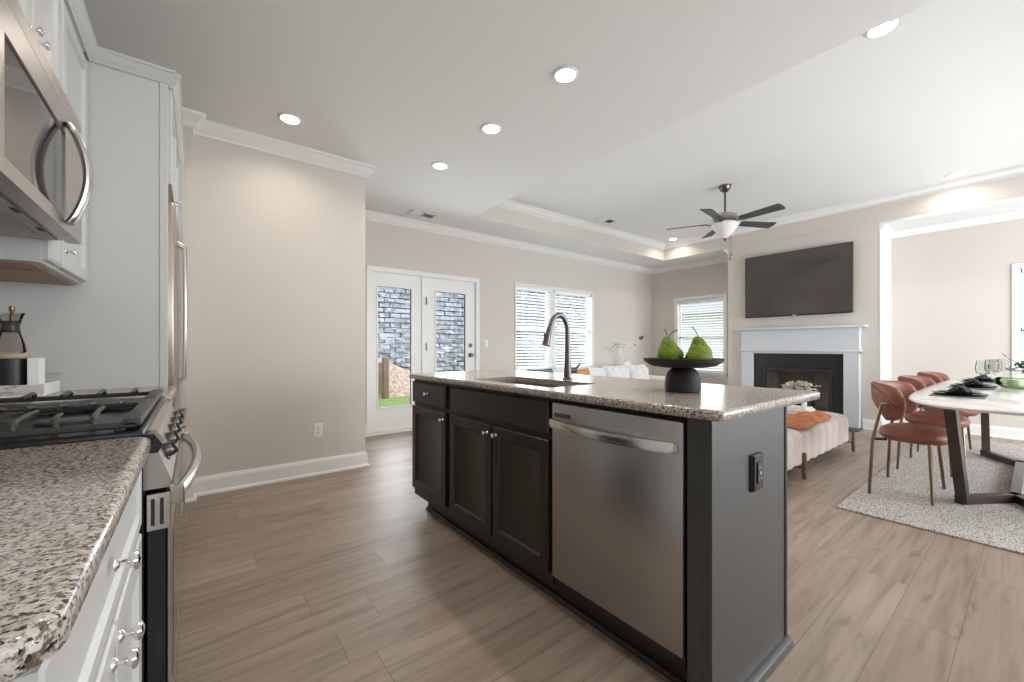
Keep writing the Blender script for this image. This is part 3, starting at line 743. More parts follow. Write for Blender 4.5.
# burners and grates
for bx_, by_, r in ((-.22, 1.27, .045), (-.22, 1.70, .05), (-.52, 1.27, .04), (-.52, 1.70, .04), (-.37, 1.486, .05)):
    bo = MB().lathe([(r*1.35, .9215), (r*1.3, .925), (r, .926), (r, .929), (0, .929)], 24, cx=bx_, cy=by_).build('burner', 'cast_iron', rg)
    MB().lathe([(r*.95, .929), (r*.95, .934), (r*.85, .936), (0, .936)], 24, cx=bx_, cy=by_).build('burner_cap', 'cast_iron', bo)
for gi, (ya, yb) in enumerate(((RY0+.012, 1.545), (1.553, RY1-.010))):
    m_ = MB(); zr = .941
    near, far = (ya, yb) if gi == 0 else (ya, yb)
    for yy, wd_ in ((ya, .013 if gi == 0 else .040), (yb, .040 if gi == 0 else .013)):
        a_, b_ = (yy, yy+wd_) if yy == ya else (yy-wd_, yy)
        m_.box(-.655, -.092, a_, b_, zr-.013, zr, .003)
    m_.box(-.116, -.086, ya, yb, zr-.010, zr+.006, .004, 2); m_.box(-.665, -.640, ya, yb, zr-.010, zr+.006, .004, 2)
    x_ = -.155; q_ = 0
    while x_ > -.62:
        ln = (.14 if q_ % 2 else .23) if gi == 0 else .12
        if gi == 0:
            m_.tube([(x_, ya+.006, zr-.008), (x_, ya+.012, zr+.006), (x_-.004, ya+.03, zr+.010), (x_-.012, ya+ln*.6, zr+.010), (x_-.016, ya+ln, zr+.008)], [.0055, .006, .0055, .005, .0045], 8)
            m_.tube([(x_, yb-.02, zr-.004), (x_, yb-.05, zr+.004), (x_, yb-.10, zr+.005)], [.005, .005, .004], 8)
        else:
            m_.tube([(x_, yb-.006, zr-.008), (x_, yb-.012, zr+.008), (x_, yb-.03, zr+.012), (x_, yb-ln, zr+.008)], [.0055, .006, .0055, .0045], 8)
        x_ -= .052 if gi == 0 else .075; q_ += 1
    for xx in (-.64, -.12):
        for yy in (ya+.014, yb-.014): m_.box(xx-.008, xx+.008, yy-.008, yy+.008, .9215, zr-.005, .002)
    m_.build('grate', 'cast_iron', rg)

# ---- microwave
MX, MY0, MY1, MZ0, MZ1 = -.285, 1.115, 1.873, 1.418, 1.80
mw = thing('microwave', 'stainless over-the-range microwave with a bowed vertical handle', 'microwave', (-.5, 1.49, MZ0))
MB().box(XW+.004, MX-.038, MY0, MY1, MZ0+.006, MZ1, .003).build('body', 'fridge_steel', mw)
dd = MB()
ZM = 1.752
us = (MY0, MY0+.085, MY0+.548, MY0+.602); zs = (MZ0, 1.452, 1.688, ZM)
for i in range(3):
    for j in range(3):
        if i == 1 and j == 1: continue
        dd.box(MX-.036, MX, us[i], us[i+1], zs[j], zs[j+1])
do = dd.build('door', 'steel', mw, smooth=False)
MB().box(MX-.030, MX-.004, us[1], us[2], zs[1], zs[2]).build('door_window', 'dark_glass', do)
MB().box(MX-.036, MX-.001, us[3]+.002, MY1, MZ0, ZM, .002).build('control_panel', 'black_gloss' if False else 'steel', mw)
MB().box(MX-.036, MX-.001, MY0, MY1, ZM+.003, MZ1, .003).build('top_vent', 'steel', mw)
hm = MB(); rows = []
for k in range(27):
    t_ = k/26; z = 1.436+.276*t_; bow = .008+.036*math.sin(PI*t_)**.8
    rows.append([(MX+bow+.011*math.cos(a), 1.660+.022*math.sin(a), z) for a in [2*PI*j/12 for j in range(12)]])
hm.grid(rows, closed_u=True, cap0=True, cap1=True); hm.build('handle', 'steel', do)
un = MB()
un.box(XW+.05, MX-.05, MY0+.02, MY1-.02, MZ0+.001, MZ0+.006)
uno = un.build('underside', 'grey_ceramic', mw)
for (a, b, c, d) in ((-.44, -.36, 1.22, 1.44), (-.44, -.36, 1.56, 1.78)):
    f_ = MB()
    for k in range(9): f_.box(a, b, c+k*.024, c+k*.024+.016, MZ0-.002, MZ0+.0015)
    f_.build('grease_filter', 'steel', uno)
for yy in (1.30, 1.50, 1.70): MB().box(-.345, -.335, yy-.02, yy+.02, MZ0-.001, MZ0+.0015).build('slot', 'black_matte', uno)

# ---- upper cabinets
UX = -.374
uc = white_box_cab('wall_cabinet', 'white wall cabinet above the microwave with two chrome knobs', UX, 1.05, 2.022, 1.803, 2.33)
for ya, yb, ky in ((1.06, 1.335, 1.30), (1.345, 1.703, 1.675), (1.713, 2.018, 1.742)):
    dd = face_panel(UX, 1, ya, yb, 1.81, 2.275, DOOR).build('door', 'cabinet_white', uc)
    if ya > 1.1: knob(UX+.02, ky, 1.955, 1, dd)
uc2 = white_box_cab('wall_cabinet', 'tall white wall cabinet beside the refrigerator panel, its wooden underside showing', UX, 2.026, 2.446, 1.352, 2.33)
MB().box(XW+.03, UX-.02, 2.04, 2.44, 1.345, 1.353).build('underside', 'cabinet_maple', uc2)
dd = face_panel(UX, 1, 2.034, 2.438, 1.362, 2.275, DOOR).build('door', 'cabinet_white', uc2); knob(UX+.02, 2.075, 1.425, 1, dd); knob(UX+.02, 2.40, 1.395, 1, dd) if False else None
uc3 = white_box_cab('wall_cabinet', 'white wall cabinet under and left of the microwave, only its maple underside visible', UX, 1.878, 2.022, 1.352, 1.802)
MB().box(XW+.03, UX-.02, 1.885, 2.018, 1.345, 1.353).build('underside', 'cabinet_maple', uc3)
face_panel(UX, 1, 1.882, 2.018, 1.362, 1.795, SLAB).build('door', 'cabinet_white', uc3)

# ---- refrigerator surround
sp = thing('refrigerator_surround', 'tall light grey painted surround whose flat side panel faces the stove', 'cabinet', (-.4, 3.0, 0))
MB().box(XW+.002, -.112, 2.450, 2.468, 0, 2.33).build('side_panel', 'cabinet_white', sp)
MB().box(-.128, -.098, 2.446, 2.470, 0, 2.33, .002).build('stile', 'cabinet_white', sp)
MB().box(XW+.002, -.062, 3.425, 3.450, 0, 2.33).build('side_panel', 'cabinet_white', sp)
MB().box(-.100, -.062, 3.450, 3.695, 0, 2.33).build('filler', 'cabinet_white', sp)
fcab = white_box_cab('wall_cabinet', 'white cabinet above the refrigerator with one small chrome knob', -.105, 2.472, 3.422, 1.84, 2.33)
for ya, yb, ky in ((2.476, 2.944, 2.915), (2.950, 3.418, 2.98)):
    dd = face_panel(-.105, 1, ya, yb, 1.85, 2.29, DOOR).build('door', 'cabinet_white', fcab); knob(-.085, ky, 1.89, 1, dd)
rf = thing('refrigerator', 'taupe stainless refrigerator seen edge-on inside the white surround', 'refrigerator', (-.4, 2.95, 0))
MB().box(XW+.004, -.150, 2.49, 3.405, .02, 1.775, .004).build('body', 'fridge_steel', rf)
for ya, yb, hy in ((2.492, 2.944, 2.905), (2.952, 3.403, 2.99)):
    do = MB(); do.box(-.146, -.078, ya, yb, .80, 1.772, .008, 2); do = do.build('door', 'fridge_steel', rf)
    h = MB(); h.tube([(-.078, hy, .90), (-.045, hy, .92), (-.042, hy, 1.3), (-.045, hy, 1.65), (-.078, hy, 1.67)], .010, 10); h.build('handle', 'steel', do)
do = MB(); do.box(-.146, -.078, 2.492, 3.403, .06, .79, .008, 2); do = do.build('freezer_drawer', 'fridge_steel', rf)
h = MB(); h.tube([(-.078, 2.58, .70), (-.045, 2.60, .70), (-.045, 3.29, .70), (-.078, 3.31, .70)], .010, 10); h.build('handle', 'steel', do)
# crown on top of the cabinets
cr = [(0, 2.295), (.003, 2.295), (.004, 2.303), (.009, 2.307), (.016, 2.322), (.023, 2.334), (.026, 2.341), (.030, 2.343), (.031, 2.353), (0, 2.353)]
cc = MB().sweep([(-.352, 1.05), (-.352, 2.446), (-.098, 2.446), (-.098, 2.470), (-.083, 2.470), (-.083, 3.699)], cr).build('cabinet_crown', 'cabinet_white', angle=50)
tag(cc, 'white crown moulding running along the tops of the wall cabinets', 'crown moulding')

# ---- coffee tray beyond the stove
tr = thing('serving_tray', 'marble fronted white tray on the counter between stove and tall panel', 'tray', (-.56, 2.31, .914))
b = MB(); b.box(-.690, -.432, 2.205, 2.425, .9145, .922); b.box(-.690, -.432, 2.415, 2.425, .922, .957); b.box(-.690, -.680, 2.215, 2.415, .922, .957)
b.build('base', 'white_plaster', tr)
MB().box(-.690, -.4325, 2.203, 2.215, .922, .957, .001).build('front_wall', 'tray_marble', tr)
MB().box(-.442, -.431, 2.2155, 2.425, .922, .957, .001).build('side_wall', 'white_plaster', tr)
k = MB(); k.lathe([(.048, .9225), (.050, .925), (.050, 1.048), (.048, 1.050), (0, 1.050)], 36, cx=-.527, cy=2.275); tag(k.build('canister', 'canister_black'), 'matte black cylinder canister on the marble tray', 'canister')
k = MB(); k.box(-.476, -.445, 2.222, 2.290, .9225, 1.052, .002); tag(k.build('storage_box', 'white_plaster'), 'upright plain white box beside the black canister on the tray', 'box')
k = MB(); k.lathe([(.020, .9225), (.026, .940), (.043, .982), (.045, .988), (.040, .986), (.020, .945), (0, .93)], 28, cx=-.466, cy=2.372)
tag(k.build('small_bowl', 'grey_ceramic'), 'small light grey bowl at the back of the marble tray', 'bowl')
k = MB(); k.lathe([(.046, 1.0505), (.048, 1.054), (.048, 1.066), (.046, 1.069), (0, 1.069)], 36, cx=-.527, cy=2.275); tag(k.build('coaster', 'wood_light'), 'round pale wooden coaster under the glass carafe', 'coaster')
cf = thing('coffee_carafe', 'hourglass smoked glass coffee carafe with dark collar on the black canister', 'carafe', (-.527, 2.275, 1.0695))
MB().lathe([(.036, 1.0705), (.039, 1.075), (.036, 1.10), (.024, 1.145), (.021, 1.165), (.027, 1.19), (.036, 1.215), (.0345, 1.215), (.0255, 1.19), (.0195, 1.165), (.0225, 1.145), (.0345, 1.10), (.037, 1.077), (0, 1.074)], 36, cx=-.527, cy=2.275).build('glass', 'smoke_glass', cf)
MB().lathe([(.0255, 1.145), (.0235, 1.155), (.0225, 1.168), (.028, 1.185), (.026, 1.185), (.0215, 1.168), (.0245, 1.150)], 30, ring=True, cx=-.527, cy=2.275).build('collar', 'walnut_dark', cf)
MB().lathe([(.004, 1.16), (.006, 1.19), (.004, 1.215), (.008, 1.225), (.007, 1.238), (0, 1.241)], 14, cx=-.522, cy=2.27).build('stopper', 'brass', cf)
k = MB(); k.lathe([(.018, .9225), (.022, .926), (.023, 1.06), (.020, 1.065), (0, 1.065)], 24, cx=-.606, cy=2.26); tag(k.build('cup', 'white_plaster'), 'white cup at the left edge of the picture beside the carafe', 'cup')

# ================================================================= FIREPLACE
fp = thing('fireplace', 'white mantel fireplace with a black stone surround under the television', 'fireplace', (7.05, 2.2, 0))
mt = 'mantel_white'
m = MB()
m.box(6.985, FX-.001, 1.462, 1.632, 0, 1.04, .004); m.box(6.985, FX-.001, 2.778, 2.948, 0, 1.04, .004)
m.box(6.99, FX-.001, 1.462, 2.948, 1.0, 1.31, .003)
m.build('pilasters_and_frieze', mt, fp)
m = MB(); m.box(6.962, FX-.001, 1.445, 2.965, 1.030, 1.058, .006, 2); m.build('frieze_moulding', mt, fp)
m = MB(); pr = [(0, 1.285), (.008, 1.285), (.012, 1.298), (.028, 1.312), (.045, 1.335), (.060, 1.352), (.062, 1.362), (0, 1.362)]
m.sweep([(FX-.001, 2.950), (6.988, 2.950), (6.988, 1.460), (FX-.001, 1.460)], [(-d, z) for d, z in pr]); m.box(6.905, FX-.001, 1.388, 3.022, 1.362, 1.392, .006, 2); m.build('mantel_shelf', mt, fp)
s = MB(); s.box(7.03, FX-.001, 1.634, 1.76, 0, 1.0); s.box(7.03, FX-.001, 2.65, 2.776, 0, 1.0); s.box(7.03, FX-.001, 1.76, 2.65, .79, 1.0); s.build('surround', 'slate', fp, smooth=False)
f = MB(); f.box(7.015, 7.08, 1.762, 1.80, 0.0, .788, .003); f.box(7.015, 7.08, 2.61, 2.648, 0.0, .788, .003); f.box(7.012, 7.08, 1.80, 2.61, .735, .788, .003); f.box(7.012, 7.08, 1.80, 2.61, 0.002, .06, .003); f.build('firebox_frame', 'black_matte', fp)
f = MB(); f.box(7.50, 7.53, 1.80, 2.62, .0, .84); f.prism([(7.08, 1.79), (7.50, 1.92), (7.50, 1.80), (7.08, 1.75)], .0, .84); f.prism([(7.08, 2.62), (7.50, 2.49), (7.50, 2.66), (7.08, 2.66)], .0, .84); f.box(7.08, 7.5, 1.78, 2.63, .002, .03); f.box(7.08, 7.5, 1.78, 2.63, .82, .84); f.build('firebox', 'firebrick', fp, smooth=False)
f = MB()
f.box(7.05, 7.056, 1.98, 2.02, .06, .735); f.box(7.05, 7.056, 2.40, 2.44, .06, .735); f.build('door_frame', 'black_matte', fp)
f = MB(); f.box(7.046, 7.049, 1.80, 2.61, .06, .735); f.build('glass_door', 'pane', fp, smooth=False)
h = MB(); h.box(6.72, 7.028, 1.43, 2.98, .002, .016, .004); tag(h.build('hearth', 'slate'), 'flat dark stone hearth slab on the floor before the fireplace', 'hearth')
lg = thing('fireplace_log_set', 'dark gas logs lying on a grate inside the firebox', 'logs', (7.28, 2.2, .03))
for (a, b, r) in (((7.24, 1.98, .10), (7.26, 2.42, .11), .04), ((7.34, 2.0, .12), (7.31, 2.40, .16), .035), ((7.26, 2.05, .18), (7.36, 2.3, .20), .03)):
    MB().tube([a, [(p+q)/2+random.uniform(-.01, .01) for p, q in zip(a, b)], b], [r, r*1.1, r*.9], 12).build('log', 'walnut_dark', lg)
g_ = MB()
for yy in (2.0, 2.1, 2.2, 2.3, 2.4): g_.box(7.2, 7.38, yy-.005, yy+.005, .055, .065)
g_.box(7.2, 7.21, 1.98, 2.42, .031, .06); g_.box(7.37, 7.38, 1.98, 2.42, .031, .06); g_.build('grate', 'cast_iron', lg)

tv = thing('television', 'large black flat television mounted on the wall above the mantel', 'television', (7.0, 2.21, 1.56))
MB().box(6.988, 7.03, 1.532, 2.892, 1.560, 2.520, .004).build('housing', 'black_matte', tv)
MB().box(6.9855, 6.990, 1.545, 2.879, 1.582, 2.508).build('screen', 'tv_screen', tv)
MB().box(6.984, 6.990, 2.185, 2.235, 1.562, 1.576, .001).build('logo_badge', 'steel_bright', tv)
MB().box(7.03, FX-.001, 2.0, 2.4, 1.85, 2.25, .004).build('wall_mount', 'black_matte', tv)

# ================================================================= CEILING FAN
fxx, fyy = 5.073, 2.328
fn = thing('ceiling_fan', 'five-blade ceiling fan with dark blades and a frosted bowl light', 'ceiling fan', (fxx, fyy, TH-.002))
L = lambda p: MB().lathe(p, 32, cx=fxx, cy=fyy)
L([(.07, TH-.001), (.068, TH-.02), (.05, TH-.055), (.03, TH-.075), (.016, TH-.08), (0, TH-.08)]).build('canopy', 'nickel', fn)
MB().tube([(fxx, fyy, TH-.07), (fxx, fyy, 2.72)], .012, 14).build('downrod', 'nickel', fn)
L([(0, 2.735), (.02, 2.735), (.03, 2.72), (.09, 2.705), (.135, 2.68), (.14, 2.655), (.12, 2.63), (.085, 2.615), (.085, 2.59), (.07, 2.575), (0, 2.575)]).build('motor_housing', 'steel', fn)
th0 = -YAW
for k in range(5):
    phi = math.radians(-62+72*k); ang = phi+math.atan2(-math.sin(YAW), math.cos(YAW))
    M = Matrix.Translation((fxx, fyy, 2.600)) @ Matrix.Rotation(ang, 4, 'Z') @ Matrix.Rotation(math.radians(-13), 4, 'X')
    arm = MB(); arm.tube([(.10, 0, 0), (.15, 0, -.012), (.20, 0, -.004)], [.012, .009, .008], 10, M=M)
    arm.box(.18, .27, -.035, .035, -.006, -.001, .002, M=M)
    arm = arm.build('blade_arm', 'nickel', fn)
    bl = MB(); poly = []
    for j in range(13):
        t_ = j/12; poly.append((.20+.45*t_, -(.052+.018*t_)))
    for j in range(7):
        a = -PI/2+PI*j/6; poly.append((.65+.018*math.cos(a), .070*math.sin(a)))
    poly += [(.20+.45*t_, .052+.018*t_) for t_ in (1, .5, 0)]
    bl.prism(poly, 0, .007, M=M); bl.build('blade', 'fan_blade', fn)
L([(.150, 2.585), (.158, 2.575), (.135, 2.54), (.10, 2.49), (.060, 2.44), (.020, 2.412), (0, 2.411)]).build('light_bowl', 'frosted', fn)
L([(.018, 2.411), (.02, 2.405), (.010, 2.385), (.006, 2.375), (0, 2.374)]).build('finial', 'nickel', fn)
for dx, z0 in ((.03, 2.20), (-.01, 2.14)):
    c_ = MB(); c_.tube([(fxx+dx, fyy-.06, 2.58), (fxx+dx, fyy-.06, z0)], .0015, 6); c_.build('pull_chain', 'nickel', fn)
    c_ = MB(); c_.lathe([(.001, z0+.03), (.008, z0+.02), (.008, z0), (0, z0-.004)], 10, cx=fxx+dx, cy=fyy-.06); c_.build('pull_knob', 'nickel', fn)

# ================================================================= DOWNLIGHTS, VENTS
LAMP = 3.5
def make_downlight():
    e = thing('recessed_light', 'x', 'ceiling light', (0, 0, 0), 'recessed ceiling lights')
    MB().lathe([(.062, -.012), (.078, -.004), (.080, -.0005), (.064, -.0005), (.060, -.006)], 32, ring=True).build('trim_ring', 'ceiling_paint', e)
    MB().lathe([(.060, -.006), (.03, -.0065), (0, -.0065)], 32).build('lens', 'lamp_lens', e)
    l = area('bulb', (0, 0, -.02), (0, 0, 0), .11, .11, LAMP, (1, .90, .78), math.radians(150), 'DISK'); l.parent = e
    return e
dl = [(1.775, 1.76, H, 'recessed light in the low ceiling above the near half of the island'),
      (1.768, 2.535, H, 'recessed light in the low ceiling, middle of the row over the island'),
      (1.762, 3.34, H, 'recessed light in the low ceiling, farthest of the row beyond the island'),
      (.543, 3.32, H, 'recessed light in the low ceiling in front of the pantry wall'),
      (3.325, .592, TH, 'recessed light in the raised tray at the top edge of the picture'),
      (6.80, .583, TH, 'recessed light in the raised tray above the dining side recess'),
      (6.80, 4.036, TH, 'recessed light in the raised tray behind the ceiling fan blades'),
      (.543, 1.76, H, 'recessed light in the low ceiling over the aisle by the stove'),
      (.543, .2, H, 'recessed light over the aisle beside the camera'), (1.775, .2, H, 'recessed light above the near end of the island, out of view'),
      (1.775, -1.4, H, 'recessed light over the kitchen behind the camera'),
      (4.9, -1.2, H, 'recessed light over the open dining floor, out of view')]
p = make_downlight()
for i, (x, y, z, lab) in enumerate(dl):
    o = p if i == 0 else copy_tree(p)
    o.location = (x, y, z-.0005); o['label'] = lab
def vent(x, y, z, label):
    e = thing('ceiling_vent', label, 'vent', (x, y, z))
    f = MB(); a, b = .17, .08
    for q in ((-a, a, b-.018, b), (-a, a, -b, -b+.018), (-a, -a+.018, -b, b), (a-.018, a, -b, b), (-.012, .012, -b, b)): f.box(x+q[0], x+q[1], y+q[2], y+q[3], z-.008, z-.001, .001)
    f.build('frame', T, e)
    MB().box(x-a+.01, x+a-.01, y-b+.01, y+b-.01, z-.0025, z-.001).build('duct', 'vent_dark', e)
    l = MB()
    for s_ in range(9):
        yy = y-b+.022+s_*.0145; l.grid([[(x-a+.018, yy, z-.002), (x-.012, yy, z-.002)], [(x-a+.018, yy+.007, z-.008), (x-.012, yy+.007, z-.008)]])
        l.grid([[(x+.012, yy+.007, z-.002), (x+a-.018, yy+.007, z-.002)], [(x+.012, yy, z-.008), (x+a-.018, yy, z-.008)]])
    l.build('louvres', T, e)
vent(2.23, 4.70, H, 'white slatted air vent in the low ceiling above the patio door')
vent(4.99, 4.07, TH, 'white slatted air vent in the raised tray above the double window')

# ================================================================= RUGS, BENCH
def rug(x0, x1, y0, y1, m, label):
    mb = MB(); mb.box(x0, x1, y0, y1, .0005, .012, .004); tag(mb.build('area_rug', m), label, 'rug')
rug(3.44, 7.25, -1.25, .845, 'rug_wool', 'speckled grey and ivory woven rug under the dining table')
rug(2.9, 6.15, 1.42, 3.55, 'rug_cream', 'pale plain rug under the tufted bench before the fireplace')

BX0, BX1, BY0, BY1 = 2.44, 5.43, 1.185, 1.80
bn = thing('upholstered_bench', 'long cream channel-tufted bench on short brass legs before the fireplace', 'bench', ((BX0+BX1)/2, 1.49, .012))
m = MB(); n = int((BX1-BX0)/.118)
def bench_outline(z):
    return None
# outline walked round with scalloped channels; rows from bottom to top, then rounded over
def outline(ins, k):
    pts = []; r = max(.012, .20-ins)
    segs = []
    x0, x1, y0, y1 = BX0+ins, BX1-ins, BY0+ins, BY1-ins
    path = []
    def arc(cx, cy, a0):
        for j in range(24):
            a = math.radians(a0+j*90/24); path.append((cx+r*math.cos(a), cy+r*math.sin(a), math.cos(a), math.sin(a)))
    def line(xa, ya, xb, yb, nx, ny, cnt):
        for j in range(cnt): t_ = j/cnt; path.append((xa+(xb-xa)*t_, ya+(yb-ya)*t_, nx, ny))
    line(x0+r, y0, x1-r, y0, 0, -1, 420); arc(x1-r, y0+r, -90); line(x1, y0+r, x1, y1-r, 1, 0, 48); arc(x1-r, y1-r, 0); line(x1-r, y1, x0+r, y1, 0, 1, 420); arc(x0+r, y1-r, 90); line(x0, y1-r, x0, y0+r, -1, 0, 48); arc(x0+r, y0+r, 180)
    d = 0; px_, py_ = path[0][0], path[0][1]; out = []
    for (x, y, nx, ny) in path:
        d += math.hypot(x-px_, y-py_); px_, py_ = x, y
        q = abs(math.sin(PI*d/.195)); g__ = k*(.050*(q**.5)-.050)
        out.append((x+nx*g__, y+ny*g__))
    return out
rows = []
for ins, z, k in ((.03, .125, 0), (.008, .130, .6), (0, .150, 1), (0, .27, 1), (0, .345, 1), (.008, .372, 1), (.03, .392, .7), (.075, .402, .3), (.14, .406, 0), (.19, .408, 0)):
    rows.append([(x, y, z) for x, y in outline(ins, k)])
m.grid(rows, closed_u=True, cap0=True, cap1=True); m.build('cushion', 'cream_fabric', bn, angle=70)
fr_ = MB(); fr_.box(BX0+.16, BX1-.16, BY0+.12, BY1-.12, .115, .128, .003); fr_.build('frame', 'brass', bn)
for x in (2.50, 3.94, 5.375):
    for y, s_ in ((BY0-.012, 1), (BY1+.012, -1)):
        l = MB(); l.lathe([(.013, .0125), (.015, .016), (.015, .06), (.019, .064), (.019, .078), (.015, .082), (.015, .225), (.010, .230), (0, .230)], 18, cx=x, cy=y)
        l.box(x-.010, x+.010, min(y, y+s_*.16), max(y, y+s_*.16), .100, .114, .002)
        l.build('leg', 'brass', bn)

# orange throw folded on the bench
rows = []
for j in range(15):
    v_ = j/14; r = []
    for i in range(41):
        u = i/40; x = 3.95+1.0*u+.04*math.sin(v_*7); wy = .20*(1-.75*u**2)
        y = 1.42-.12*u+(v_-.5)*2*wy*(1+.1*math.sin(u*9))
        hgt = .030*(1-u*.5)*(1+.9*math.sin(v_*17+u*8))+.022*math.sin(u*26+v_*7)+.028*max(0, math.sin(v_*9+u*3.5))
        edge = min(1, min(v_, 1-v_)*7, (1-u)*9, u*9)
        r.append((x, y, .4125+max(0, hgt)*edge*.8+.010*edge))
    rows.append(r)
th = MB(); th.grid(rows)
bot = [[(x, y, .4105) for x, y, z in r] for r in rows]; th.grid(bot)
o = th.build('throw_blanket', 'orange_fabric', angle=80); tag(o, 'rumpled burnt orange throw lying on the cream bench', 'blanket')
bk = MB(); bk.box(5.02, 5.27, 1.47, 1.68, .4105, .432, .003); tag(bk.build('book', 'paper_white'), 'white book lying flat on the bench beside the orange throw, lower of two', 'book')
bk = MB(); bk.box(5.03, 5.25, 1.485, 1.66, .4325, .452, .003); tag(bk.build('book', 'paper_white'), 'slightly smaller white book stacked on another under the flowers', 'book')
vs_ = thing('flower_vase', 'small white vase of cream blossoms on the books on the bench', 'vase', (5.14, 1.58, .4525))
for dx in (-.07, .045):
    q = Vector((5.14, 1.58, 0))+Vector((.29, -.957, 0))*dx
    MB().lathe([(.022, .453), (.024, .456), (.022, .56), (.024, .575), (.018, .575), (.016, .50), (0, .46)], 20, cx=q.x, cy=q.y).build('vessel', 'white_plaster', vs_)
bl = MB(); sm = MB(); fwv = Vector((5.14, 1.58, 0)).normalized(); latv = Vector((fwv.y, -fwv.x, 0))
for k in range(60):
    t_ = random.uniform(-1, 1); q = Vector((5.14, 1.58, .645))+latv*(t_*.15+.01)+fwv*random.uniform(-.06, .06)+Z3*(random.uniform(-.03, .085)*(1-.55*abs(t_)))
    for a in range(5):
        aa = a*2*PI/5+random.random(); dv = Vector((math.cos(aa), math.sin(aa), random.uniform(-.5, .7)))*.036
        sd = dv.cross(Vector((.3, .2, 1))).normalized()*.014
        bl.grid([[q, q+dv*.5+sd], [q+dv*.5-sd, q+dv]])
    if k % 6 == 0: sm.tube([Vector((5.14, 1.58, .5))+latv*(-.06 if t_ < 0 else .045), q], .002, 6)
bl.build('blossoms', 'petal', vs_, smooth=False); sm.build('stems', 'leaf_green', vs_)

# ================================================================= SOFA
so = thing('sofa', 'low white sofa behind the island, only the top of its back showing', 'sofa', (4.9, 4.35, .0))
SX_0, SX_1 = 3.36, 6.40
def cushion(mb, x0, x1, y0, y1, z0, z1, r=.06):
    mb.box(x0, x1, y0, y1, z0, z1, r, 4)
b = MB(); cushion(b, SX_0+.015, SX_1-.015, 3.635, 4.46, .10, .338, .03); b.build('base', 'white_fabric', so)
b = MB(); cushion(b, SX_0+.006, SX_1-.006, 4.305, 4.50, .25, .745, .07); b.build('backrest', 'white_fabric', so)
for k in range(3):
    w_ = (SX_1-SX_0-.4)/3; x = SX_0+.2+k*w_
    b = MB(); cushion(b, x+.005, x+w_-.005, 3.60, 4.14, .341, .46); b.build('seat_cushion', 'white_fabric', so)
    b = MB(); cushion(b, x+.005, x+w_-.005, 4.10, 4.30, .44, .765, .07); b.build('back_cushion', 'white_fabric', so)
for x in (SX_0, SX_1-.2):
    b = MB(); cushion(b, x, x+.195, 3.62, 4.32, .105, .60, .06); b.build('arm', 'white_fabric', so)
for x in (SX_0+.08, SX_1-.08):
    for y in (3.7, 4.4):
        b = MB(); b.lathe([(.015, 0.001), (.022, .10), (0, .1)], 12, cx=x, cy=y); b.build('leg', 'walnut_dark', so)
def pillow(x, y, z, w_, h_, m, label, rz=0, lean=-.35):
    M = Matrix.Translation((x, y, z)) @ Matrix.Rotation(rz, 4, 'Z') @ Matrix.Rotation(lean, 4, 'X')
    mb = MB(); N = 14; rows = []
    for sgn in (1, -1):
        rr = []
        for i in range(N+1):
            r = []
            for j in range(N+1):
                u, v_ = i/N*2-1, j/N*2-1
                t_ = .075*((1-u**4)*(1-v_**4))**.5
                pinch = 1-.06*(1-abs(u))*(abs(v_) > .99)
                r.append((u*w_/2*(1-.07*(1-v_*v_)*abs(u)), sgn*t_, h_/2+v_*h_/2*(1-.07*(1-u*u)*abs(v_))))
            rr.append(r)
        mb.grid(rr, M=M)
    bmesh.ops.remove_doubles(mb.bm, verts=mb.bm.verts[:], dist=.001)
    tag(mb.build('throw_pillow', m, angle=80), label, 'pillow', 'throw pillows on the white sofa')
pillow(4.43, 4.03, .465, .46, .34, 'ochre_fabric', 'ochre orange pillow on the white sofa behind the faucet')
pillow(3.70, 4.03, .465, .46, .36, 'grey_fabric', 'dark grey pillow at the left end of the white sofa')
spk = mat('speckled_fabric', (.78, .77, .75), .9)
nt = spk.node_tree; n_ = nt.nodes.new('ShaderNodeTexNoise'); n_.inputs['Scale'].default_value = 26; tcx = nt.nodes.new('ShaderNodeTexCoord'); nt.links.new(tcx.outputs['Object'], n_.inputs['Vector'])
r_ = ramp(nt, [(.33, (.28, .29, .30)), (.40, (.78, .77, .75)), (1, (.82, .81, .8))]); nt.links.new(n_.outputs['Fac'], r_.inputs[0]); nt.links.new(r_.outputs[0], nt.nodes['Principled BSDF'].inputs['Base Color'])
pillow(5.25, 4.03, .465, .50, .36, 'speckled_fabric', 'white pillow flecked with grey near the middle of the sofa')
pillow(5.85, 4.03, .465, .50, .36, 'speckled_fabric', 'white pillow flecked with grey at the right end of the sofa')

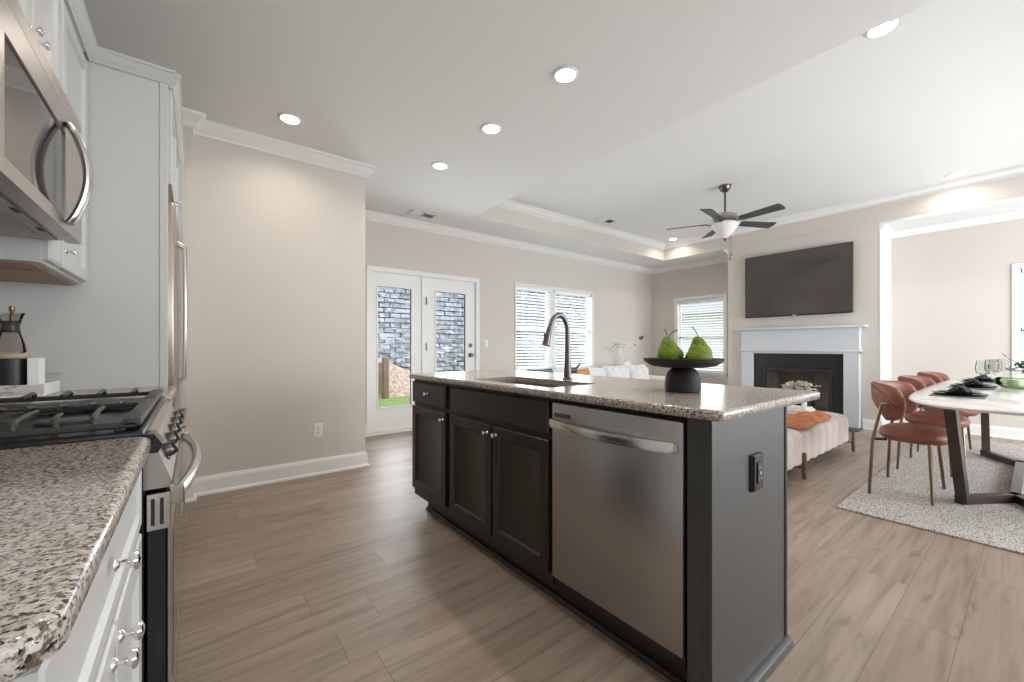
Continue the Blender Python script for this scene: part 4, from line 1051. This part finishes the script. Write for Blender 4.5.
cs = thing('console_table', 'narrow white console table between the sofa and the back wall', 'table', (6.45, 4.78, 0))
b = MB(); b.box(5.75, 6.95, 4.64, 4.94, .66, .69, .004); b.build('top', 'white_plaster', cs)
for x in (5.80, 6.90):
    for y in (4.67, 4.91):
        b = MB(); b.box(x-.02, x+.02, y-.02, y+.02, .001, .66, .002); b.build('leg', 'white_plaster', cs)
bv = thing('branch_vase', 'white vase of thin pale branches behind the right end of the sofa', 'vase', (6.45, 4.78, .69))
MB().lathe([(.05, .6905), (.085, .72), (.08, .78), (.035, .82), (.03, .84), (.025, .84), (.03, .81), (0, .74)], 24, cx=6.45, cy=4.78).build('vessel', 'white_plaster', bv)
br_ = MB(); lf = MB(); dk = MB()
for k in range(13):
    a = random.uniform(-.42, .30); h_ = random.uniform(.2, .42)
    p0 = Vector((6.45, 4.78, .82)); p2 = p0+lat*a*.9+Z3*h_+fw*random.uniform(-.08, .05); p1 = (p0+p2)/2+Z3*.05
    br_.tube([p0, p1, p2], [.003, .002, .0015], 6)
    for j in range(9):
        q = p1.lerp(p2, random.random()) if j else p2
        dv = Vector((random.uniform(-1, 1), random.uniform(-.5, .5), random.uniform(-.6, 1))).normalized()*.036; sd = dv.cross(Vector((0, 1, .3))).normalized()*.014
        (dk if random.random() < .12 else lf).grid([[q, q+dv*.5+sd], [q+dv*.5-sd, q+dv]])
p0 = Vector((6.45, 4.78, .84)); p2 = p0+lat*.24+Z3*.40; br_.tube([p0, (p0+p2)/2+Z3*.06, p2], .002, 6)
dk.grid([[p2, p2+Vector((.05, -.04, .0))], [p2+Vector((.0, 0, .05)), p2+Vector((.08, -.06, .08))]])
br_.build('branches', 'white_plaster', bv); lf.build('petals', 'white_plaster', bv, smooth=False); dk.build('dark_leaves', 'dark_leaf', bv, smooth=False)

# ================================================================= DINING
TX, TYc = 5.20, .10
dt = thing('dining_table', 'long white marble dining table with rounded ends on dark wooden trestle legs', 'table', (TX, TYc, .0125))
def sup(n=72, a=1.745, b_=.495, ins=0, e=4.0):
    out = []
    for k in range(n):
        t_ = 2*PI*k/n; c_, s_ = math.cos(t_), math.sin(t_)
        out.append((TX+(a-ins)*math.copysign(abs(c_)**(2/e), c_), TYc+(b_-ins)*math.copysign(abs(s_)**(2/e), s_)))
    return out
m = MB(); rows = []
for ins, z in ((.05, .722), (.012, .731), (.0, .741), (.004, .748), (.012, .750)): rows.append([(x, y, z) for x, y in sup(ins=ins)])
m.grid(rows, closed_u=True, cap0=True, cap1=True); m.build('top', 'table_marble', dt, angle=60)
def beam(mb, a, b_, w_, h_):
    """rectangular beam from a to b, w across (horizontal), h deep"""
    a, b_ = Vector(a), Vector(b_); d_ = (b_-a).normalized(); side = d_.cross(Z3); side = side.normalized() if side.length > .1 else Vector((0, 1, 0)); up = side.cross(d_).normalized()
    rows = []
    for p_ in (a, b_): rows.append([p_+side*w_/2+up*h_/2, p_-side*w_/2+up*h_/2, p_-side*w_/2-up*h_/2, p_+side*w_/2-up*h_/2])
    mb.grid(rows, closed_u=True, cap0=True, cap1=True)
zf = .0125+.0275
for sx in (-1, 1):
    node = Vector((TX+sx*.66, TYc, zf))
    m = MB(); beam(m, node, (TX, TYc, zf), .05, .055)
    if sx < 0: m.build('stretcher', 'walnut_dark', dt)
    else: m.build('stretcher', 'walnut_dark', dt)
    for sy in (-1, 1):
        foot = Vector((TX+sx*1.01, TYc+sy*.220, zf)); top = Vector((TX+sx*1.33, TYc+sy*.25, .722))
        m = MB(); ux = (foot-node).normalized()
        beam(m, node-ux*.03, foot+ux*.03, .055, .055)
        t2 = Vector((foot.x, foot.y, foot.z)); beam(m, t2-Vector((0, 0, .0)), top, .055, .075)
        m.build('leg', 'walnut_dark', dt)

def make_chair():
    """origin at the floor, centre of the feet; faces -Y"""
    e = thing('dining_chair', 'x', 'chair', (0, 0, 0), 'rust leather chairs along the dining table')
    # seat cushion
    m = MB(); rows = []
    def so_(ins, z):
        out = []
        for k in range(48):
            t_ = 2*PI*k/48; c_, s_ = math.cos(t_), math.sin(t_); ex = 2.3
            out.append(((.212-ins)*math.copysign(abs(c_)**(2/ex), c_), -.045+(.205-ins)*math.copysign(abs(s_)**(2/ex), s_), z))
        return out
    for ins, z in ((.08, .380), (.03, .390), (.004, .415), (0, .440), (.012, .466), (.045, .486), (.10, .497), (.17, .500)): rows.append(so_(ins, z))
    m.grid(rows, closed_u=True, cap0=True, cap1=True); m.build('seat', 'leather', e, angle=70)
    # wrap-around back: a padded shell whose ends drop into rounded lobes
    m = MB(); N = 49; rings = []
    for i in range(N):
        t_ = i/(N-1)*2-1; a = t_*math.radians(92); q = abs(t_)
        cx_, cy_ = .262*math.sin(a), -.025+.200*math.cos(a)
        nx, ny = math.sin(a)/.262, math.cos(a)/.200; l_ = math.hypot(nx, ny); nx, ny = nx/l_, ny/l_
        top = .815-.012*q**2-.05*q**6; bot = .665-.125*min(1, (q/.62))**2.2 if q < .62 else .54+.02*((q-.62)/.38)
        endr = max(0, (q-.80)/.20); shrink = math.sqrt(max(0.0, 1-endr**2.4))
        mid = (top+bot)/2; hh = (top-bot)/2*max(.03, shrink); th_ = .024*max(.25, shrink)
        ring = []
        for k in range(16):
            b_ = 2*PI*k/16; cc_, ss_ = math.cos(b_), math.sin(b_)
            off = th_*math.copysign(abs(cc_)**.8, cc_); zz = mid+hh*math.copysign(abs(ss_)**.55, ss_)
            lean = .05*(zz-.66)
            ring.append((cx_+nx*(off+lean), cy_+ny*(off+lean), zz))
        rings.append(ring)
    m.grid(rings, closed_u=True, cap0=True, cap1=True); m.build('backrest', 'leather', e, angle=70)
    for s_ in (-1, 1):
        # the crossing fold on the outside of each lobe, and the slot with its brass rod
        m = MB(); pts = []
        for k in range(13):
            t_ = k/12; a = math.radians(20+64*t_); rx, ry = .292, .230
            pts.append((s_*rx*math.sin(a), -.025+ry*math.cos(a), .800-.15*t_**1.4))
        m.tube(pts, [.004+.009*math.sin(PI*k/12) for k in range(13)], 10); m.build('fold', 'leather', e, angle=80)
        m = MB(); pts = []
        for k in range(20):
            a = 2*PI*k/20; yy = .070+.042*math.cos(a); zz = .652+.018*math.sin(a)
            ang_ = math.acos(max(-1, min(1, (yy+.025)/.226))); pts.append((s_*.290*math.sin(ang_), yy, zz))
        m.tube(pts, .006, 8, closed=True); m.build('slot', 'brass', e)
        # legs
        m = MB(); m.tube([(s_*.302, .162, .0), (s_*.290, .145, .40), (s_*.275, .098, .655)], [.0095, .011, .011], 12); m.build('leg', 'brass', e)
        m = MB(); m.tube([(s_*.270, -.165, .0), (s_*.195, -.140, .400)], [.0095, .012], 12); m.build('leg', 'brass', e)
        m = MB(); m.tube([(s_*.290, .145, .405), (s_*.18, .09, .396)], [.010, .010], 10); m.build('bracket', 'black_matte', e)
    return e
ch = make_chair()
for i, (x, y, rz, lab) in enumerate([(4.24, .605, 0, 'rust leather chair nearest the island, fully visible with four brass legs'),
                                 (5.23, .605, 0, 'rust leather chair in the middle of the row of three'),
                                 (6.22, .605, 0, 'rust leather chair farthest away, by the dining recess')]):
    o = ch if i == 0 else copy_tree(ch)
    o.location = (x, y, .0125); o.rotation_euler.z = rz; o['label'] = lab

Zt = .7502
def make_setting_plate():
    e = thing('dinner_plate', 'x', 'plate', (0, 0, 0), 'black plates on the dining table')
    MB().lathe([(.07, 0), (.08, .002), (.135, .012), (.137, .015), (.08, .007), (0, .006)], 36).build('plate', 'plate_black', e)
    MB().lathe([(.05, .0072), (.06, .009), (.10, .022), (.102, .025), (.06, .014), (0, .012)], 36).build('salad_plate', 'plate_black', e)
    return e
pl = make_setting_plate()
names = ['nearest the island', 'middle', 'farthest']
for i, x in enumerate((4.27, 5.23, 6.20)):
    y = .345
    mb = MB(); mb.box(x-.19, x+.19, y-.13, y+.13, Zt, Zt+.003, .001); tag(mb.build('placemat', 'grey_fabric'), 'dark grey placemat under the black plate %s' % ['nearest the island', 'in the middle of the table side', 'farthest along the table'][i], 'placemat', 'placemats on the dining table')
    o = pl if i == 0 else copy_tree(pl)
    o.location = (x, y, Zt+.0035); o['label'] = 'black plate on a placemat, %s' % ['nearest the island', 'second from the island', 'farthest from the island'][i]
    nk = MB(); rows = []
    for a in range(9):
        r = []
        for b_ in range(15):
            u, v_ = a/8, b_/14
            r.append((x-.13+.26*v_+.015*math.sin(u*6), y-.055+.11*u*(1-.4*abs(v_-.5)), Zt+.032+.038*abs(math.sin(v_*9+u*4))*(1-abs(2*u-1))+.004))
        rows.append(r)
    nk.grid(rows); nk.grid([[(p_[0], p_[1], Zt+.0305) for p_ in r] for r in rows])
    tag(nk.build('napkin', 'black_fabric', angle=80), 'crumpled black napkin on the plate %s' % ['nearest the island', 'second from the island', 'farthest from the island'][i], 'napkin', 'black napkins')
def make_glass():
    e = thing('wine_glass', 'x', 'glass', (0, 0, 0), 'wine glasses on the dining table')
    MB().lathe([(r_*1.05, z_*1.15) for r_, z_ in [(.036, 0), (.036, .002), (.01, .004), (.004, .012), (.0035, .085), (.010, .095), (.034, .115), (.040, .14), (.038, .17), (.033, .205), (.0318, .205), (.0365, .17), (.0385, .14), (.0325, .117), (0, .098)]], 32).build('bowl', 'clear_glass', e)
    return e
gl = make_glass()
for i, (x, y, lab) in enumerate([(5.02, .275, 'wine glass nearest the island, behind the first place setting'), (5.60, .235, 'wine glass between the other two, behind the middle place setting'), (6.05, .20, 'wine glass farthest along the table, left of the green bowl'), (5.47, .25, 'shorter looking wine glass just before the green bowl')]):
    o = gl if i == 0 else copy_tree(gl)
    o.location = (x, y, Zt); o['label'] = lab
gb = thing('glass_bowl', 'round green glass bowl with a white candle block on the marble table', 'bowl', (5.38, .115, Zt))
MB().lathe([(.05, Zt+.0003), (.075, Zt+.004), (.112, Zt+.035), (.120, Zt+.065), (.108, Zt+.088), (.105, Zt+.086), (.116, Zt+.065), (.108, Zt+.037), (.073, Zt+.008), (0, Zt+.006)], 40, cx=5.38, cy=.115).build('bowl', 'green_glass', gb)
MB().lathe([(.045, Zt+.0085), (.047, Zt+.012), (.047, Zt+.07), (.044, Zt+.072), (0, Zt+.070)], 28, cx=5.38, cy=.115).build('candle', 'white_plaster', gb)
pv = thing('plant_vase', 'glass vase with dark green leafy stems at the right edge of the table', 'vase', (5.05, -.02, Zt))
MB().lathe([(.04, Zt+.0003), (.05, Zt+.01), (.052, Zt+.10), (.035, Zt+.15), (.033, Zt+.15), (.050, Zt+.10), (.047, Zt+.012), (0, Zt+.008)], 28, cx=5.05, cy=-.02).build('vessel', 'green_glass', pv)
st_ = MB(); lf = MB()
for k in range(16):
    a = random.uniform(0, 2*PI) if k > 5 else random.uniform(1.6, 2.6); R_ = random.uniform(.10, .2); p0 = Vector((5.05, -.02, Zt+.02)); p2 = p0+Vector((R_*math.cos(a), R_*math.sin(a), random.uniform(.10, .24))); p1 = p0.lerp(p2, .5)+Z3*.06
    st_.tube([p0, p1, p2], .002, 6)
    for j in range(5):
        q = p1.lerp(p2, j/4); dv = Vector((random.uniform(-1, 1), random.uniform(-1, 1), random.uniform(-.2, .7))).normalized()*.06; sd = dv.cross(Z3).normalized()*.016
        lf.grid([[q, q+dv*.5+sd], [q+dv*.5-sd, q+dv]])
st_.build('stems', 'leaf_green', pv); lf.build('leaves', 'leaf_green', pv, smooth=False)
